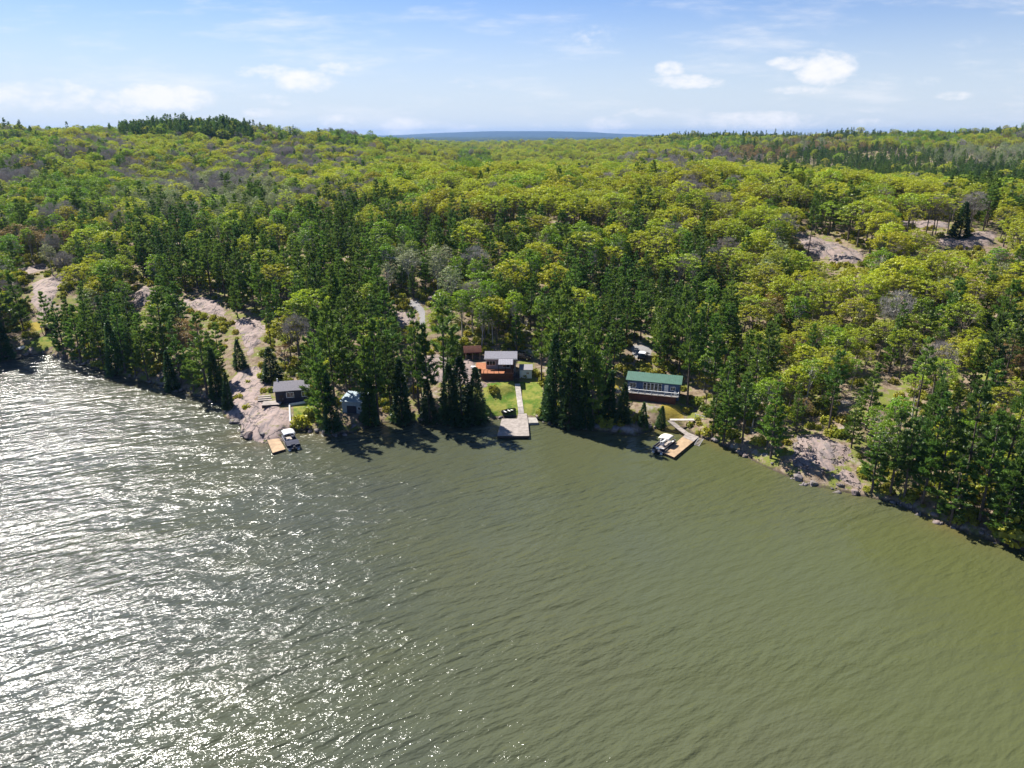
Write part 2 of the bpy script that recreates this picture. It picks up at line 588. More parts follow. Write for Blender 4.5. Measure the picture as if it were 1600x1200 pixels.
M['car_black'] = mat_plain('black_car_paint', (0.015, 0.016, 0.02), 0.25, 0.02, 1.0, 0.0, 0, 0.6)
M['car_white'] = mat_plain('white_car_paint', (0.7, 0.72, 0.75), 0.25, 0.02, 1.0, 0.0, 0, 0.6)
M['car_blue'] = mat_plain('blue_car_paint', (0.10, 0.2, 0.45), 0.25, 0.02, 1.0, 0.0, 0, 0.6)
M['concrete'] = mat_plain('concrete', (0.30, 0.28, 0.25), 0.9, 0.15, 1.5)
M['shrub_dark'] = mat_foliage('dark_shrub', [(0.02, 0.05, 0.015), (0.03, 0.06, 0.02)], 0.2)
m_, nt_, p_ = new_mat('window_glass')
p_.inputs['Base Color'].default_value = (0.02, 0.025, 0.03, 1)
p_.inputs['Roughness'].default_value = 0.08
p_.inputs['Specular IOR Level'].default_value = 0.8
M['glass'] = m_


def mat_rock(name, pink=0.5, dark=1.0):
    m, nt, p = new_mat(name)
    vec = geopos(nt)
    a = (0.27 * dark, 0.205 * dark, 0.18 * dark)
    b = (0.225 * dark, 0.195 * dark, 0.185 * dark)
    c = mix_rgb(nt, smooth(nt, noise(nt, vec, 0.22, 4, 0.6), 0.4 - 0.2 * (pink - 0.5), 0.6 - 0.2 * (pink - 0.5)), b, a)
    c = mix_rgb(nt, smooth(nt, noise(nt, vec, 1.3, 5, 0.7), 0.52, 0.72), c, (0.13 * dark, 0.12 * dark, 0.12 * dark))
    c = mix_rgb(nt, smooth(nt, noise(nt, vec, 0.6, 5, 0.65), 0.56, 0.68), c, (0.17, 0.155, 0.06))
    # dark water and lichen stains that run down the sheet
    ms = nt.nodes.new('ShaderNodeMapping')
    ms.inputs['Scale'].default_value = (1.6, 0.22, 1.0)
    ms.inputs['Rotation'].default_value = (0, 0, -0.35)
    nt.links.new(vec, ms.inputs[0])
    c = mix_rgb(nt, math_node(nt, 'MULTIPLY', smooth(nt, noise(nt, ms.outputs[0], 0.6, 5, 0.65), 0.48, 0.66), 0.65), c, (0.085, 0.08, 0.085))
    v = nt.nodes.new('ShaderNodeTexVoronoi')
    v.feature = 'DISTANCE_TO_EDGE'
    v.inputs['Scale'].default_value = 0.17
    mpn = nt.nodes.new('ShaderNodeMapping')
    mpn.inputs['Scale'].default_value = (1.0, 0.45, 1.0)
    mpn.inputs['Rotation'].default_value = (0, 0, 0.7)
    nz = nt.nodes.new('ShaderNodeVectorMath')
    nz.operation = 'MULTIPLY_ADD'
    nt.links.new(noise(nt, vec, 0.5, 3, 0.5, True), nz.inputs[0])
    nz.inputs[1].default_value = (4.5, 4.5, 4.5)
    nt.links.new(vec, nz.inputs[2])
    nt.links.new(nz.outputs[0], mpn.inputs[0])
    nt.links.new(mpn.outputs[0], v.inputs['Vector'])
    crack = smooth(nt, v.outputs['Distance'], 0.0, 0.03, 1.0, 0.0)
    c = mix_rgb(nt, math_node(nt, 'MULTIPLY', crack, 0.85), c, (0.05, 0.045, 0.045))
    nt.links.new(c, p.inputs['Base Color'])
    p.inputs['Roughness'].default_value = 0.85
    p.inputs['Specular IOR Level'].default_value = 0.25
    bmp = nt.nodes.new('ShaderNodeBump')
    bmp.inputs['Strength'].default_value = 0.8
    bmp.inputs['Distance'].default_value = 0.35
    hgt = math_node(nt, 'SUBTRACT', noise(nt, vec, 0.8, 6, 0.65), math_node(nt, 'MULTIPLY', crack, 0.5))
    nt.links.new(hgt, bmp.inputs['Height'])
    nt.links.new(bmp.outputs[0], p.inputs['Normal'])
    return m


M['rock'] = mat_rock('granite', 1.1)
M['rock_pink'] = mat_rock('pink_granite', 1.6, 1.15)
M['rock_grey'] = mat_rock('grey_granite', -0.2, 0.9)

# forest floor; vertex colour: R lawn, G dry golden grass, B gravel track, A unused
m_, nt_, p_ = new_mat('forest_floor')
pos = geopos(nt_)
att = nt_.nodes.new('ShaderNodeAttribute')
att.attribute_name = 'cover'
sepc = nt_.nodes.new('ShaderNodeSeparateColor')
nt_.links.new(att.outputs['Color'], sepc.inputs[0])
big = noise(nt_, pos, 0.045, 4, 0.6)
fine = noise(nt_, pos, 0.9, 5, 0.7)
c = mix_rgb(nt_, smooth(nt_, fine, 0.35, 0.65), (0.14, 0.10, 0.065), (0.27, 0.21, 0.15))
c = mix_rgb(nt_, smooth(nt_, noise(nt_, pos, 0.3, 5, 0.7), 0.46, 0.6), c, (0.15, 0.17, 0.035))
c = mix_rgb(nt_, smooth(nt_, noise(nt_, pos, 0.16, 4, 0.6), 0.60, 0.68), c, (0.30, 0.26, 0.23))
lawn = mix_rgb(nt_, smooth(nt_, noise(nt_, pos, 0.35, 4, 0.6), 0.38, 0.62), (0.23, 0.235, 0.05), (0.085, 0.15, 0.02))
lawn = mix_rgb(nt_, smooth(nt_, fine, 0.5, 0.8), lawn, (0.30, 0.25, 0.08))
gold = mix_rgb(nt_, fine, (0.36, 0.25, 0.05), (0.25, 0.22, 0.04))
grav = mix_rgb(nt_, fine, (0.22, 0.215, 0.22), (0.30, 0.285, 0.27))
edge = math_node(nt_, 'MULTIPLY', math_node(nt_, 'SUBTRACT', fine, 0.5), 0.9)
for ch, colr in ((0, lawn), (1, gold), (2, grav)):
    k = smooth(nt_, math_node(nt_, 'ADD', sepc.outputs[ch], edge), 0.4, 0.6)
    c = mix_rgb(nt_, k, c, colr)
sz_ = nt_.nodes.new('ShaderNodeSeparateXYZ')
nt_.links.new(pos, sz_.inputs[0])
c = mix_rgb(nt_, math_node(nt_, 'MULTIPLY', smooth(nt_, math_node(nt_, 'ADD', sz_.outputs[2], math_node(nt_, 'MULTIPLY', fine, 0.5)), 0.3, 0.75, 1.0, 0.0), 0.8), c, (0.045, 0.037, 0.03))  # wet margin
far_k = smooth(nt_, sz_.outputs[1], 2100.0, 2700.0)
c = mix_rgb(nt_, far_k, c, mix_rgb(nt_, smooth(nt_, noise(nt_, pos, 0.01, 5, 0.6), 0.4, 0.6), (0.022, 0.036, 0.022), (0.05, 0.065, 0.02)))   # closed woods, too far off to tell trees apart
nt_.links.new(c, p_.inputs['Base Color'])
p_.inputs['Roughness'].default_value = 0.95
p_.inputs['Specular IOR Level'].default_value = 0.1
bmp = nt_.nodes.new('ShaderNodeBump')
bmp.inputs['Strength'].default_value = 0.7
bmp.inputs['Distance'].default_value = 0.25
nt_.links.new(noise(nt_, pos, 1.6, 5, 0.7), bmp.inputs['Height'])
nt_.links.new(bmp.outputs[0], p_.inputs['Normal'])
M['floor'] = m_

# lake water
m_, nt_, p_ = new_mat('lake_water')
pos = geopos(nt_)
att = nt_.nodes.new('ShaderNodeAttribute')
att.attribute_name = 'shallow'


def wave_tex(scale_along, scale_across, rot, detail, dist_noise=0.0, off=0.0):
    mp = nt_.nodes.new('ShaderNodeMapping')
    mp.vector_type = 'TEXTURE'
    mp.inputs['Rotation'].default_value = (0, 0, rot)
    mp.inputs['Location'].default_value = (off, off * 1.7, 0)
    mp.inputs['Scale'].default_value = (1 / scale_along, 1 / scale_across, 1.0)
    nt_.links.new(pos, mp.inputs[0])
    return noise(nt_, mp.outputs[0], 1.0, detail, 0.55)


WR = R(27)
w1 = wave_tex(0.065, 0.30, WR, 2)               # long crests
w1 = math_node(nt_, 'SUBTRACT', 1.0, math_node(nt_, 'ABSOLUTE', math_node(nt_, 'MULTIPLY', math_node(nt_, 'SUBTRACT', w1, 0.5), 2.0)))
w2 = wave_tex(0.30, 0.85, WR + 0.12, 2, off=31)
w3 = wave_tex(1.0, 2.3, WR - 0.25, 3, off=77)
w4 = wave_tex(2.6, 4.5, WR + 0.3, 2, off=11)
mpg = nt_.nodes.new('ShaderNodeMapping')
mpg.inputs['Scale'].default_value = (0.5, 1.6, 1.0)
mpg.inputs['Rotation'].default_value = (0, 0, -WR)
nt_.links.new(pos, mpg.inputs[0])
gust = smooth(nt_, noise(nt_, mpg.outputs[0], 0.03, 4, 0.6), 0.33, 0.67, 0.62, 1.3)
hgt = math_node(nt_, 'ADD', math_node(nt_, 'MULTIPLY', w1, 0.58),
                math_node(nt_, 'ADD', math_node(nt_, 'MULTIPLY', w2, 0.50),
                          math_node(nt_, 'ADD', math_node(nt_, 'MULTIPLY', w3, 0.17), math_node(nt_, 'MULTIPLY', w4, 0.055))))
sx0 = nt_.nodes.new('ShaderNodeSeparateXYZ')
nt_.links.new(pos, sx0.inputs[0])
lee = smooth(nt_, sx0.outputs[0], -55.0, 60.0, 1.02, 0.48)      # calmer under the right-hand shore
hgt = math_node(nt_, 'MULTIPLY', math_node(nt_, 'MULTIPLY', hgt, gust), lee)
bmp = nt_.nodes.new('ShaderNodeBump')
bmp.inputs['Strength'].default_value = 1.0
bmp.inputs['Distance'].default_value = 1.0
nt_.links.new(hgt, bmp.inputs['Height'])
nt_.links.new(bmp.outputs[0], p_.inputs['Normal'])
tone_noise = noise(nt_, pos, 0.02, 4, 0.55)
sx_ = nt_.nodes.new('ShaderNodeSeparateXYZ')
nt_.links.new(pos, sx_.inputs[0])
# sky reflection painted as grey into the base at left, fading to green water
sky_tint_fade = smooth(nt_, math_node(nt_, 'ADD', sx_.outputs[0], math_node(nt_, 'MULTIPLY', math_node(nt_, 'SUBTRACT', tone_noise, 0.5), 130.0)), -75.0, 65.0)
c = mix_rgb(nt_, sky_tint_fade, (0.056, 0.062, 0.050), (0.076, 0.085, 0.030))
c = mix_rgb(nt_, smooth(nt_, tone_noise, 0.42, 0.62, 0.0, 0.6), c, (0.070, 0.074, 0.042))
c = mix_rgb(nt_, math_node(nt_, 'MULTIPLY', att.outputs['Fac'], 0.7), c, (0.12, 0.09, 0.03))
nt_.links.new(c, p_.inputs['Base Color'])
p_.inputs['Roughness'].default_value = 0.13
p_.inputs['IOR'].default_value = 1.333
p_.inputs['Specular IOR Level'].default_value = 0.5
M['water'] = m_


# ------------------------------------------------------------------ levelled ground round the buildings
def pad(u, v, r, dz=0.0):
    g = ground(u, v)
    PADS.append((g[0], g[1], r, g[2] + dz))
    return g


G_MID = pad(780, 592, 4.0)          # middle cottage
G_RIGHT = pad(1021, 619, 5.5)       # green-roofed cottage
G_LEFT = pad(458, 628, 4.0)         # dark cottage on the left
G_BLUE = pad(552, 642, 2.5)         # blue shed


def px_poly(pts):
    return [ground(u, v)[:2] for u, v in pts]


LAWNS = [px_poly([(755, 602), (790, 596), (846, 596), (850, 625), (850, 652), (826, 648), (800, 648), (756, 652)]),
         px_poly([(457, 632), (480, 630), (498, 640), (490, 664), (462, 664)]),
         px_poly([(45, 535), (75, 523), (92, 535), (60, 552)])]
GOLDS = [px_poly([(1030, 632), (1062, 634), (1070, 656), (1040, 655)]),
         px_poly([(955, 592), (975, 588), (980, 606), (958, 608)]),
         px_poly([(936, 622), (955, 622), (960, 650), (944, 655)]),
         px_poly([(45, 505), (65, 502), (66, 515), (48, 520)])]
TRACKS = [px_poly([(636, 468), (652, 470), (664, 486), (664, 512), (656, 512), (655, 488), (640, 478)]),
          px_poly([(985, 540), (1015, 540), (1018, 556), (990, 560)])]

# terrain: a fan-shaped grid, fine near the shore and coarse far away
tt = np.concatenate([np.linspace(-1.6, -0.9, 30)[:-1], np.linspace(-0.9, 0.9, 330), np.linspace(0.9, 1.6, 30)[1:]])
yy = [62.0]
while yy[-1] < 420:
    yy.append(yy[-1] * 1.0055)
while yy[-1] < 14500:
    yy.append(yy[-1] * 1.022)
yy = np.array(yy)
TT, YY = np.meshgrid(tt, yy)
XX = TT * YY
ZZ = H(XX.ravel(), YY.ravel())
nv_r, nv_c = TT.shape
vi = np.arange(nv_r * nv_c).reshape(nv_r, nv_c)
quads = np.stack([vi[:-1, :-1], vi[:-1, 1:], vi[1:, 1:], vi[1:, :-1]], -1).reshape(-1, 4)
me = mesh_np('terrain', np.stack([XX.ravel(), YY.ravel(), ZZ], 1), quads, [M['floor']], True)
ca = me.color_attributes.new('cover', 'FLOAT_COLOR', 'POINT')
cov = np.zeros((nv_r * nv_c, 4), np.float32)
near = (YY.ravel() < 420)
xn, yn = XX.ravel()[near], YY.ravel()[near]
for ch, polys in ((0, LAWNS), (1, GOLDS), (2, TRACKS)):
    k = np.zeros(xn.shape)
    for pl in polys:
        d = polydist(xn, yn, pl)
        s = np.where(inside(xn, yn, pl), d, -d)
        k = np.maximum(k, np.clip(0.5 + s / 1.2, 0, 1))
    cov[near, ch] = k
cov[:, 3] = 1
ca.data.foreach_set('color', cov.ravel())
tag(link('terrain', me), kind='structure')

# lake: one sheet under the camera and out past the shores
wx = np.concatenate([[-9000, -3000, -900], np.linspace(-400, 300, 281), [900, 3000, 9000]])
wy = np.concatenate([[-1400, -600, -200], np.linspace(-50, 290, 171), [600, 1500]])
WX, WY = np.meshgrid(wx, wy)
vi = np.arange(WX.size).reshape(WX.shape)
quads = np.stack([vi[:-1, :-1], vi[:-1, 1:], vi[1:, 1:], vi[1:, :-1]], -1).reshape(-1, 4)
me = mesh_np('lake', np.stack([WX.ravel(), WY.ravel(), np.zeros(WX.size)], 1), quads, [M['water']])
fa = me.attributes.new('shallow', 'FLOAT', 'POINT')
sdw = shore_dist(WX.ravel(), WY.ravel())
sh = np.exp(-np.maximum(-sdw, 0) / 2.2) * np.clip(0.55 + 1.6 * fbm(WX.ravel(), WY.ravel(), 9.0, 3), 0, 1)
fa.data.foreach_set('value', sh.astype(np.float32))
tag(link('lake', me), kind='structure')

# long flat-topped range far beyond the woods
rng = np.random.RandomState(3)
us = np.linspace(-900, 2500, 260)
prof_u = [-900, 500, 600, 640, 700, 760, 860, 915, 960, 1020, 1200, 2500]
prof_v = [212, 212, 211.5, 210.5, 207.3, 205.3, 205.0, 206.0, 208.5, 210.6, 212, 212]
rows = []
for j, (yf, kk) in enumerate([(12600, -0.4), (12900, 0.35), (13400, 0.9), (14000, 1.0), (15000, 0.9), (16500, -0.3)]):
    for i, u in enumerate(us):
        v = np.interp(u, prof_u, prof_v)
        d = ray(u, v)
        top = CAM_Z + d[2] / d[1] * 14000
        t = d[0] / d[1]
        zz = 40 + (top - 40) * kk + 6 * vnoise(np.array([i * 0.21]), np.array([j * 3.3]))[0] * (kk > 0) + 2 * rng.rand()
        rows.append((t * yf, yf, zz))
vi = np.arange(6 * len(us)).reshape(6, len(us))
quads = np.stack([vi[:-1, :-1], vi[:-1, 1:], vi[1:, 1:], vi[1:, :-1]], -1).reshape(-1, 4)
M['range'] = mat_plain('distant_woodland', (0.03, 0.045, 0.035), 0.95, 0.3, 0.01)
tag(link('hills', mesh_np('hills', rows, quads, [M['range']], True)), kind='structure')


# granite outcrops: domed sheets of bare rock that rise out of the forest floor
def outcrop(px, name='rock_outcrop', mat='rock', rise=0.9, step=0.45, rough=0.5, dome=3.0, world_poly=None):
    poly = world_poly or px_poly(px)
    xs = [p[0] for p in poly]
    ys = [p[1] for p in poly]
    gx = np.arange(min(xs) - 1.5, max(xs) + 1.5, step)
    gy = np.arange(min(ys) - 1.5, max(ys) + 1.5, step)
    X, Y = np.meshgrid(gx, gy)
    X = X + 0.15 * step * np.sin(Y * 7.1)
    d = polydist(X, Y, poly)
    s = np.where(inside(X, Y, poly), d, -d) + fbm(X, Y, 3.0, 3) * 1.1
    z0 = H(X.ravel(), Y.ravel()).reshape(X.shape)
    up = rise * (1 - np.exp(-np.maximum(s, 0) / dome))
    # stepped ledges
    led = fbm(X * 0.7 + Y * 0.5, Y * 0.4 - X * 0.3, 2.2, 3)
    ledge = np.floor(led * 4) / 4 * 0.6 + led * 0.4
    up = up + np.where(s > 0, rough * ledge * np.clip(s / 1.5, 0, 1), np.minimum(s * 1.2, 0))
    Z = np.maximum(z0, -0.5) + up - 0.05
    keep = s > -0.9
    vi = np.arange(X.size).reshape(X.shape)
    q = np.stack([vi[:-1, :-1], vi[:-1, 1:], vi[1:, 1:], vi[1:, :-1]], -1)
    kq = keep[:-1, :-1] & keep[:-1, 1:] & keep[1:, 1:] & keep[1:, :-1]
    q = q[kq]
    used = np.unique(q)
    re = np.full(X.size, -1)
    re[used] = np.arange(len(used))
    P = np.stack([X.ravel(), Y.ravel(), Z.ravel()], 1)[used]
    o = link(name, mesh_np(name, P, re[q], [M[mat]], False))
    OUTS.append((poly, X, Y, Z))
    return tag(o, kind='structure')


OUTS = []
POLY_PX = {
    'point': [(349, 650), (352, 605), (368, 578), (400, 572), (424, 596), (402, 622), (440, 638), (456, 640), (458, 664), (474, 670), (462, 674), (440, 691), (415, 694), (380, 686), (372, 662)],
    'slope': [(284, 468), (322, 464), (346, 478), (358, 494), (352, 502), (330, 494), (300, 484)],
    'slope_low': [(368, 500), (394, 496), (415, 508), (411, 530), (396, 550), (388, 556), (380, 540), (372, 520)],
    'clear': [(50, 442), (75, 434), (104, 424), (97, 450), (80, 478), (74, 505), (60, 500), (50, 475)],
    'clear_top': [(26, 420), (70, 412), (78, 419), (40, 430)],
    'knob': [(205, 462), (225, 448), (247, 450), (236, 476), (213, 480)],
    'scree': [(1232, 680), (1275, 678), (1328, 698), (1346, 768), (1290, 757), (1240, 738)],
    'ledge': [(1245, 362), (1272, 370), (1352, 394), (1350, 412), (1310, 414), (1280, 402), (1252, 386)],
    'ledge_far': [(1466, 372), (1500, 366), (1560, 362), (1552, 384), (1500, 388), (1470, 384)],
    'ledge_top': [(1400, 344), (1480, 347), (1484, 356), (1440, 356), (1410, 352)],
    'behind': [(635, 568), (680, 552), (740, 562), (748, 578), (752, 595), (768, 602), (755, 608), (700, 596), (650, 604)],
    'small': [(598, 482), (648, 488), (656, 510), (610, 506)],
    'ramp': [(8, 548), (30, 532), (52, 540), (56, 553), (28, 558)],
}
outcrop(POLY_PX['point'], mat='rock_pink', rise=0.9, rough=0.5, step=0.3)
outcrop(POLY_PX['slope'], mat='rock_pink', rise=1.0, rough=0.8)
outcrop(POLY_PX['slope_low'], mat='rock_pink', rise=1.0, rough=0.8)
outcrop(POLY_PX['ledge_top'], mat='rock', rise=1.0, rough=.8)
outcrop(POLY_PX['clear'], mat='rock_pink', rise=0.8, rough=0.4)
outcrop(POLY_PX['clear_top'], mat='rock_pink', rise=0.8)
outcrop(POLY_PX['knob'], mat='rock_pink', rise=2.0)
outcrop(POLY_PX['scree'], mat='rock', rise=0.5, rough=0.7, step=0.3)
outcrop(POLY_PX['ledge'], mat='rock', rise=1.4, rough=1.0)
outcrop(POLY_PX['ledge_far'], mat='rock', rise=1.4, rough=1.0)
outcrop(POLY_PX['behind'], mat='rock', rise=0.7)
outcrop(POLY_PX['small'], mat='rock', rise=0.7)
outcrop(POLY_PX['ramp'], mat='rock_pink', rise=0.2, rough=0.2)
ROCK_POLYS = [o[0] for o in OUTS]


# ------------------------------------------------------------------ tree kinds
def unit(a):
    return a / (np.linalg.norm(a, axis=-1, keepdims=True) + 1e-9)


def rand_unit(rng, n):
    return unit(rng.normal(size=(n, 3)))


def tri_leaves(c, d, w, L, rng):
    """thin triangles: base at c, pointing along d"""
    side = unit(np.cross(d, rand_unit(rng, len(c))))
    w = w[:, None]
    L = L[:, None]
    v = np.stack([c - side * w, c + side * w, c + d * L], 1).reshape(-1, 3)
    return v, np.arange(len(v)).reshape(-1, 3)


def limb_mb(mb, p, q, r0, r1, n=4, sag=0.0):
    p, q = Vector(p), Vector(q)
    mid = (p + q) / 2 + Vector((0, 0, sag))
    mb.tube([p, mid, q], [r0, (r0 + r1) / 2, r1], n)


def mb_mesh(mb, name, mat):
    me = bpy.data.meshes.new(name)
    me.from_pydata(mb.v, [], mb.f)
    me.materials.append(mat)
    me.update()
    return me


def make_pine(seed, bare=0.25, wide=1.0, h=20.0):
    """white pine: tiered limbs with upswept plumes of needles"""
    rng = np.random.RandomState(seed)
    mb = MB()
    lean = rng.uniform(-.3, .3, 2)
    def tp(z):
        return np.array([lean[0] * (z / h) ** 2, lean[1] * (z / h) ** 2, z])
    mb.tube([tp(z) - np.array([0, 0, 0.6 if z == 0 else 0]) for z in np.linspace(0, h * 0.97, 7)], list(np.linspace(0.27, 0.03, 7)), 6)
    C, D, W, L = [], [], [], []
    z = h * bare
    while z < h * 0.985:
        f = (z - h * bare) / (h * (1 - bare))
        env = 4.1 * wide * min(1.0, 0.5 + 2.2 * f) * (1 - f) ** 0.9 + 0.2
        nb = rng.randint(4, 6) if f < .85 else 3
        gap = rng.rand() < 0.12
        ph0 = rng.uniform(0, 6.28)
        for k in range(nb):
            if rng.rand() < 0.14 + (0.25 if f < 0.15 else 0) + (.45 if gap else 0):
                continue
            ph = ph0 + k * 6.283 / nb + rng.normal() * 0.25
            Lb = env * rng.uniform(0.62, 1.12)
            rise = rng.uniform(-0.05, 0.22) + 0.35 * f
            d = np.array([math.cos(ph), math.sin(ph), rise])
            base = tp(z + rng.uniform(-.2, .2))
            tip = base + d * Lb
            tip[2] += 0.10 * Lb
            if Lb > 1.0:
                mb.tube([base, (base + tip) / 2 - np.array([0, 0, 0.06 * Lb]), base + (tip - base) * .93], [0.055 * (1 - f * .5), 0.035, 0.012], 3)
            nt_ = int(4 + 7 * Lb)
            s = rng.uniform(0.25, 1.0, nt_) ** 0.8
            lat = np.array([-math.sin(ph), math.cos(ph), 0.0])
            width = 0.36 * Lb * (1.15 - s) + 0.12
            c = base + (tip - base) * s[:, None] + lat * (rng.uniform(-1, 1, nt_) * width)[:, None]
            c[:, 2] += rng.normal(size=nt_) * 0.08 + 0.10 * s * Lb * 0.4 - 0.06 * Lb * (1 - (2 * s - 1) ** 2)
            for _ in range(4):
                dd = unit(d * 0.9 + np.array([0, 0, 0.55]) + rand_unit(rng, nt_) * 0.85)
                C.append(c + rng.normal(size=c.shape) * 0.10)
                D.append(dd)
                W.append(rng.uniform(0.10, 0.19, nt_))
                L.append(rng.uniform(0.45, 0.85, nt_))
        z += rng.uniform(0.95, 1.45) * (1.0 if f < .8 else 0.75)
    v, f_ = tri_leaves(np.concatenate(C), np.concatenate(D), np.concatenate(W), np.concatenate(L), rng)
    return mb_mesh(mb, 'pine_trunk', M['bark']), mesh_np('pine_crown', v, f_, [M['pine']])


def make_spruce(seed, wide=1.0, h=14.0):
    """fir or cedar: narrow dense cone of drooping sprays reaching the ground"""
    rng = np.random.RandomState(seed)
    mb = MB()
    mb.tube([(0, 0, -.5), (0, 0, h * .5), (0, 0, h * .98)], [0.22, 0.13, 0.02], 6)
    n = 1150
    f = rng.uniform(0, 1, n) ** 1.35
    ph = rng.uniform(0, 6.283, n)
    lob = 1 + 0.22 * np.sin(ph * 3 + seed) + 0.2 * vnoise(ph * 1.3, f * 9.0)
    tier = 0.75 + 0.25 * np.abs(np.sin(f * 34))
    env = (2.45 * wide * (1 - f) ** 0.8 + 0.12) * lob * tier
    r = env * rng.uniform(0.45, 1.0, n) ** 0.5
    c = np.stack([r * np.cos(ph), r * np.sin(ph), h * (0.05 + 0.95 * f) - 0.18 * r], 1)
    out = np.stack([np.cos(ph), np.sin(ph), np.full(n, -0.05) + 0.5 * f], 1)
    C, D, W, L = [], [], [], []
    for _ in range(4):
        C.append(c + rng.normal(size=c.shape) * 0.16)
        D.append(unit(out + rand_unit(rng, n) * 0.6))
        W.append(rng.uniform(0.10, 0.19, n))
        L.append(rng.uniform(0.4, 0.75, n) * (0.6 + 0.6 * (1 - f)))
    v, f_ = tri_leaves(np.concatenate(C), np.concatenate(D), np.concatenate(W), np.concatenate(L), rng)
    return mb_mesh(mb, 'fir_trunk', M['bark']), mesh_np('fir_crown', v, f_, [M['spruce']])


def make_broad(seed, mat, bark, h=13.0, cr=4.2, c0=0.42, clumps=125, per=27, leaf=0.15, cl_r=0.70, twiggy=0.0, tall=1.0, name='oak'):
    """broad-leaved tree: forked trunk, spreading limbs, leaf clumps over a dome with gaps"""
    rng = np.random.RandomState(seed)
    mb = MB()
    fork = h * rng.uniform(0.34, 0.46)
    bend = rng.uniform(-.35, .35, 2)
    mb.tube([(0, 0, -.5), (bend[0] * .4, bend[1] * .4, fork * .5), (bend[0], bend[1], fork)], [0.24, 0.18, 0.15], 6)
    fk = np.array([bend[0], bend[1], fork])
    zc = h * (c0 + 1) / 2
    hv = h * (1 - c0) / 2
    cs = []
    tries = 0
    ph0 = rng.uniform(0, 6.28)
    while len(cs) < clumps and tries < 20000:
        tries += 1
        d = rand_unit(rng, 1)[0]
        if d[2] < -0.55:
            continue
        rr = rng.uniform(0.55, 1.0) ** 0.45
        lobe = 1 + 0.20 * math.sin(3 * math.atan2(d[1], d[0]) + ph0) * (1 - abs(d[2])) + 0.12 * math.sin(5 * math.atan2(d[1], d[0]) + 2 * ph0)
        p = np.array([d[0] * cr * rr * lobe, d[1] * cr * rr * lobe, d[2] * hv * rr * tall])
        if p[2] < -0.25 * hv and rng.rand() < 0.5:
            continue
        if all(np.linalg.norm(p - q) > cl_r * 0.80 for q in cs):
            cs.append(p)
    cs = np.array(cs) + np.array([bend[0], bend[1], zc])
    # limbs
    nl = 6
    ends = []
    for k in range(nl):
        ph = k * 6.283 / nl + rng.normal() * .3
        e = np.array([bend[0] + math.cos(ph) * cr * .5, bend[1] + math.sin(ph) * cr * .5, zc + hv * rng.uniform(-.1, .35)])
        limb_mb(mb, fk, e, 0.10, 0.045, 4, sag=-0.3)
        ends.append(e)
    ends.append(np.array([bend[0], bend[1], zc + hv * .4]))
    limb_mb(mb, fk, ends[-1], 0.12, 0.05, 4)
    for p in cs:
        e = min(ends, key=lambda q: np.linalg.norm(p - q))
        st = fk + (e - fk) * rng.uniform(.5, 1)
        mb.tube([st, p], [0.035, 0.012], 3)
    C, D = [], []
    for p in cs:
        nn_ = per
        o = rand_unit(rng, nn_)
        o[:, 2] = np.where(o[:, 2] < -0.3, -o[:, 2] * .5, o[:, 2])
        r_ = cl_r * rng.uniform(.55, 1.15)
        off = o * (rng.uniform(.35, 1.0, nn_) ** .5)[:, None] * r_
        off[:, 2] *= 0.6
        C.append(p + off)
        D.append(unit(o * 0.9 + np.array([0, 0, 0.5]) + rand_unit(rng, nn_) * 0.9))
    C, D = np.concatenate(C), np.concatenate(D)
    n = len(C)
    if twiggy:
        # bare crown: fans of thin upward twigs
        D = unit(D + np.array([0, 0, 0.6]))
        v, f_ = tri_leaves(C, D, rng.uniform(.018, .035, n), rng.uniform(.6, 1.2, n), rng)
        return mb_mesh(mb, name + '_trunk', bark), mesh_np(name + '_crown', v, f_, [mat])
    # leaf sprays: rhombi facing outward and up
    a = unit(np.cross(D, rand_unit(rng, n)))
    b = np.cross(D, a)
    sa = rng.uniform(.75, 1.3, n)[:, None] * leaf
    sb = rng.uniform(.6, 1.1, n)[:, None] * leaf
    v = np.stack([C - a * sa, C - b * sb, C + a * sa, C + b * sb], 1).reshape(-1, 3)
    return mb_mesh(mb, name + '_trunk', bark), mesh_np(name + '_crown', v, np.arange(len(v)).reshape(-1, 4), [mat])


def make_bush(seed):
    rng = np.random.RandomState(seed)
    mb = MB()
    tips = []
    for k in range(7):
        ph = k * .9 + rng.rand()
        e = (math.cos(ph) * .6, math.sin(ph) * .6, rng.uniform(.6, 1.2))
        mb.tube([(0, 0, -.1), e], [0.03, 0.01], 3)
        tips.append(e)
    n = 330
    o = rand_unit(rng, n)
    o[:, 2] = abs(o[:, 2])
    lob = 0.8 + 0.5 * vnoise(o[:, 0] * 2.5 + 9, o[:, 1] * 2.5 + o[:, 2] * 2)
    C = o * (rng.uniform(.4, 1, n) ** .5 * lob * 1.1)[:, None] * np.array([1, 1, 1.1])
    D = unit(o + rand_unit(rng, n))
    a = unit(np.cross(D, rand_unit(rng, n)))
    b = np.cross(D, a)
    s = rng.uniform(.09, .17, n)[:, None]
    v = np.stack([C - a * s, C - b * s, C + a * s, C + b * s], 1).reshape(-1, 3)
    return mb_mesh(mb, 'bush_stem', M['bark']), mesh_np('bush_leaves', v, np.arange(len(v)).reshape(-1, 4), [M['bush']])


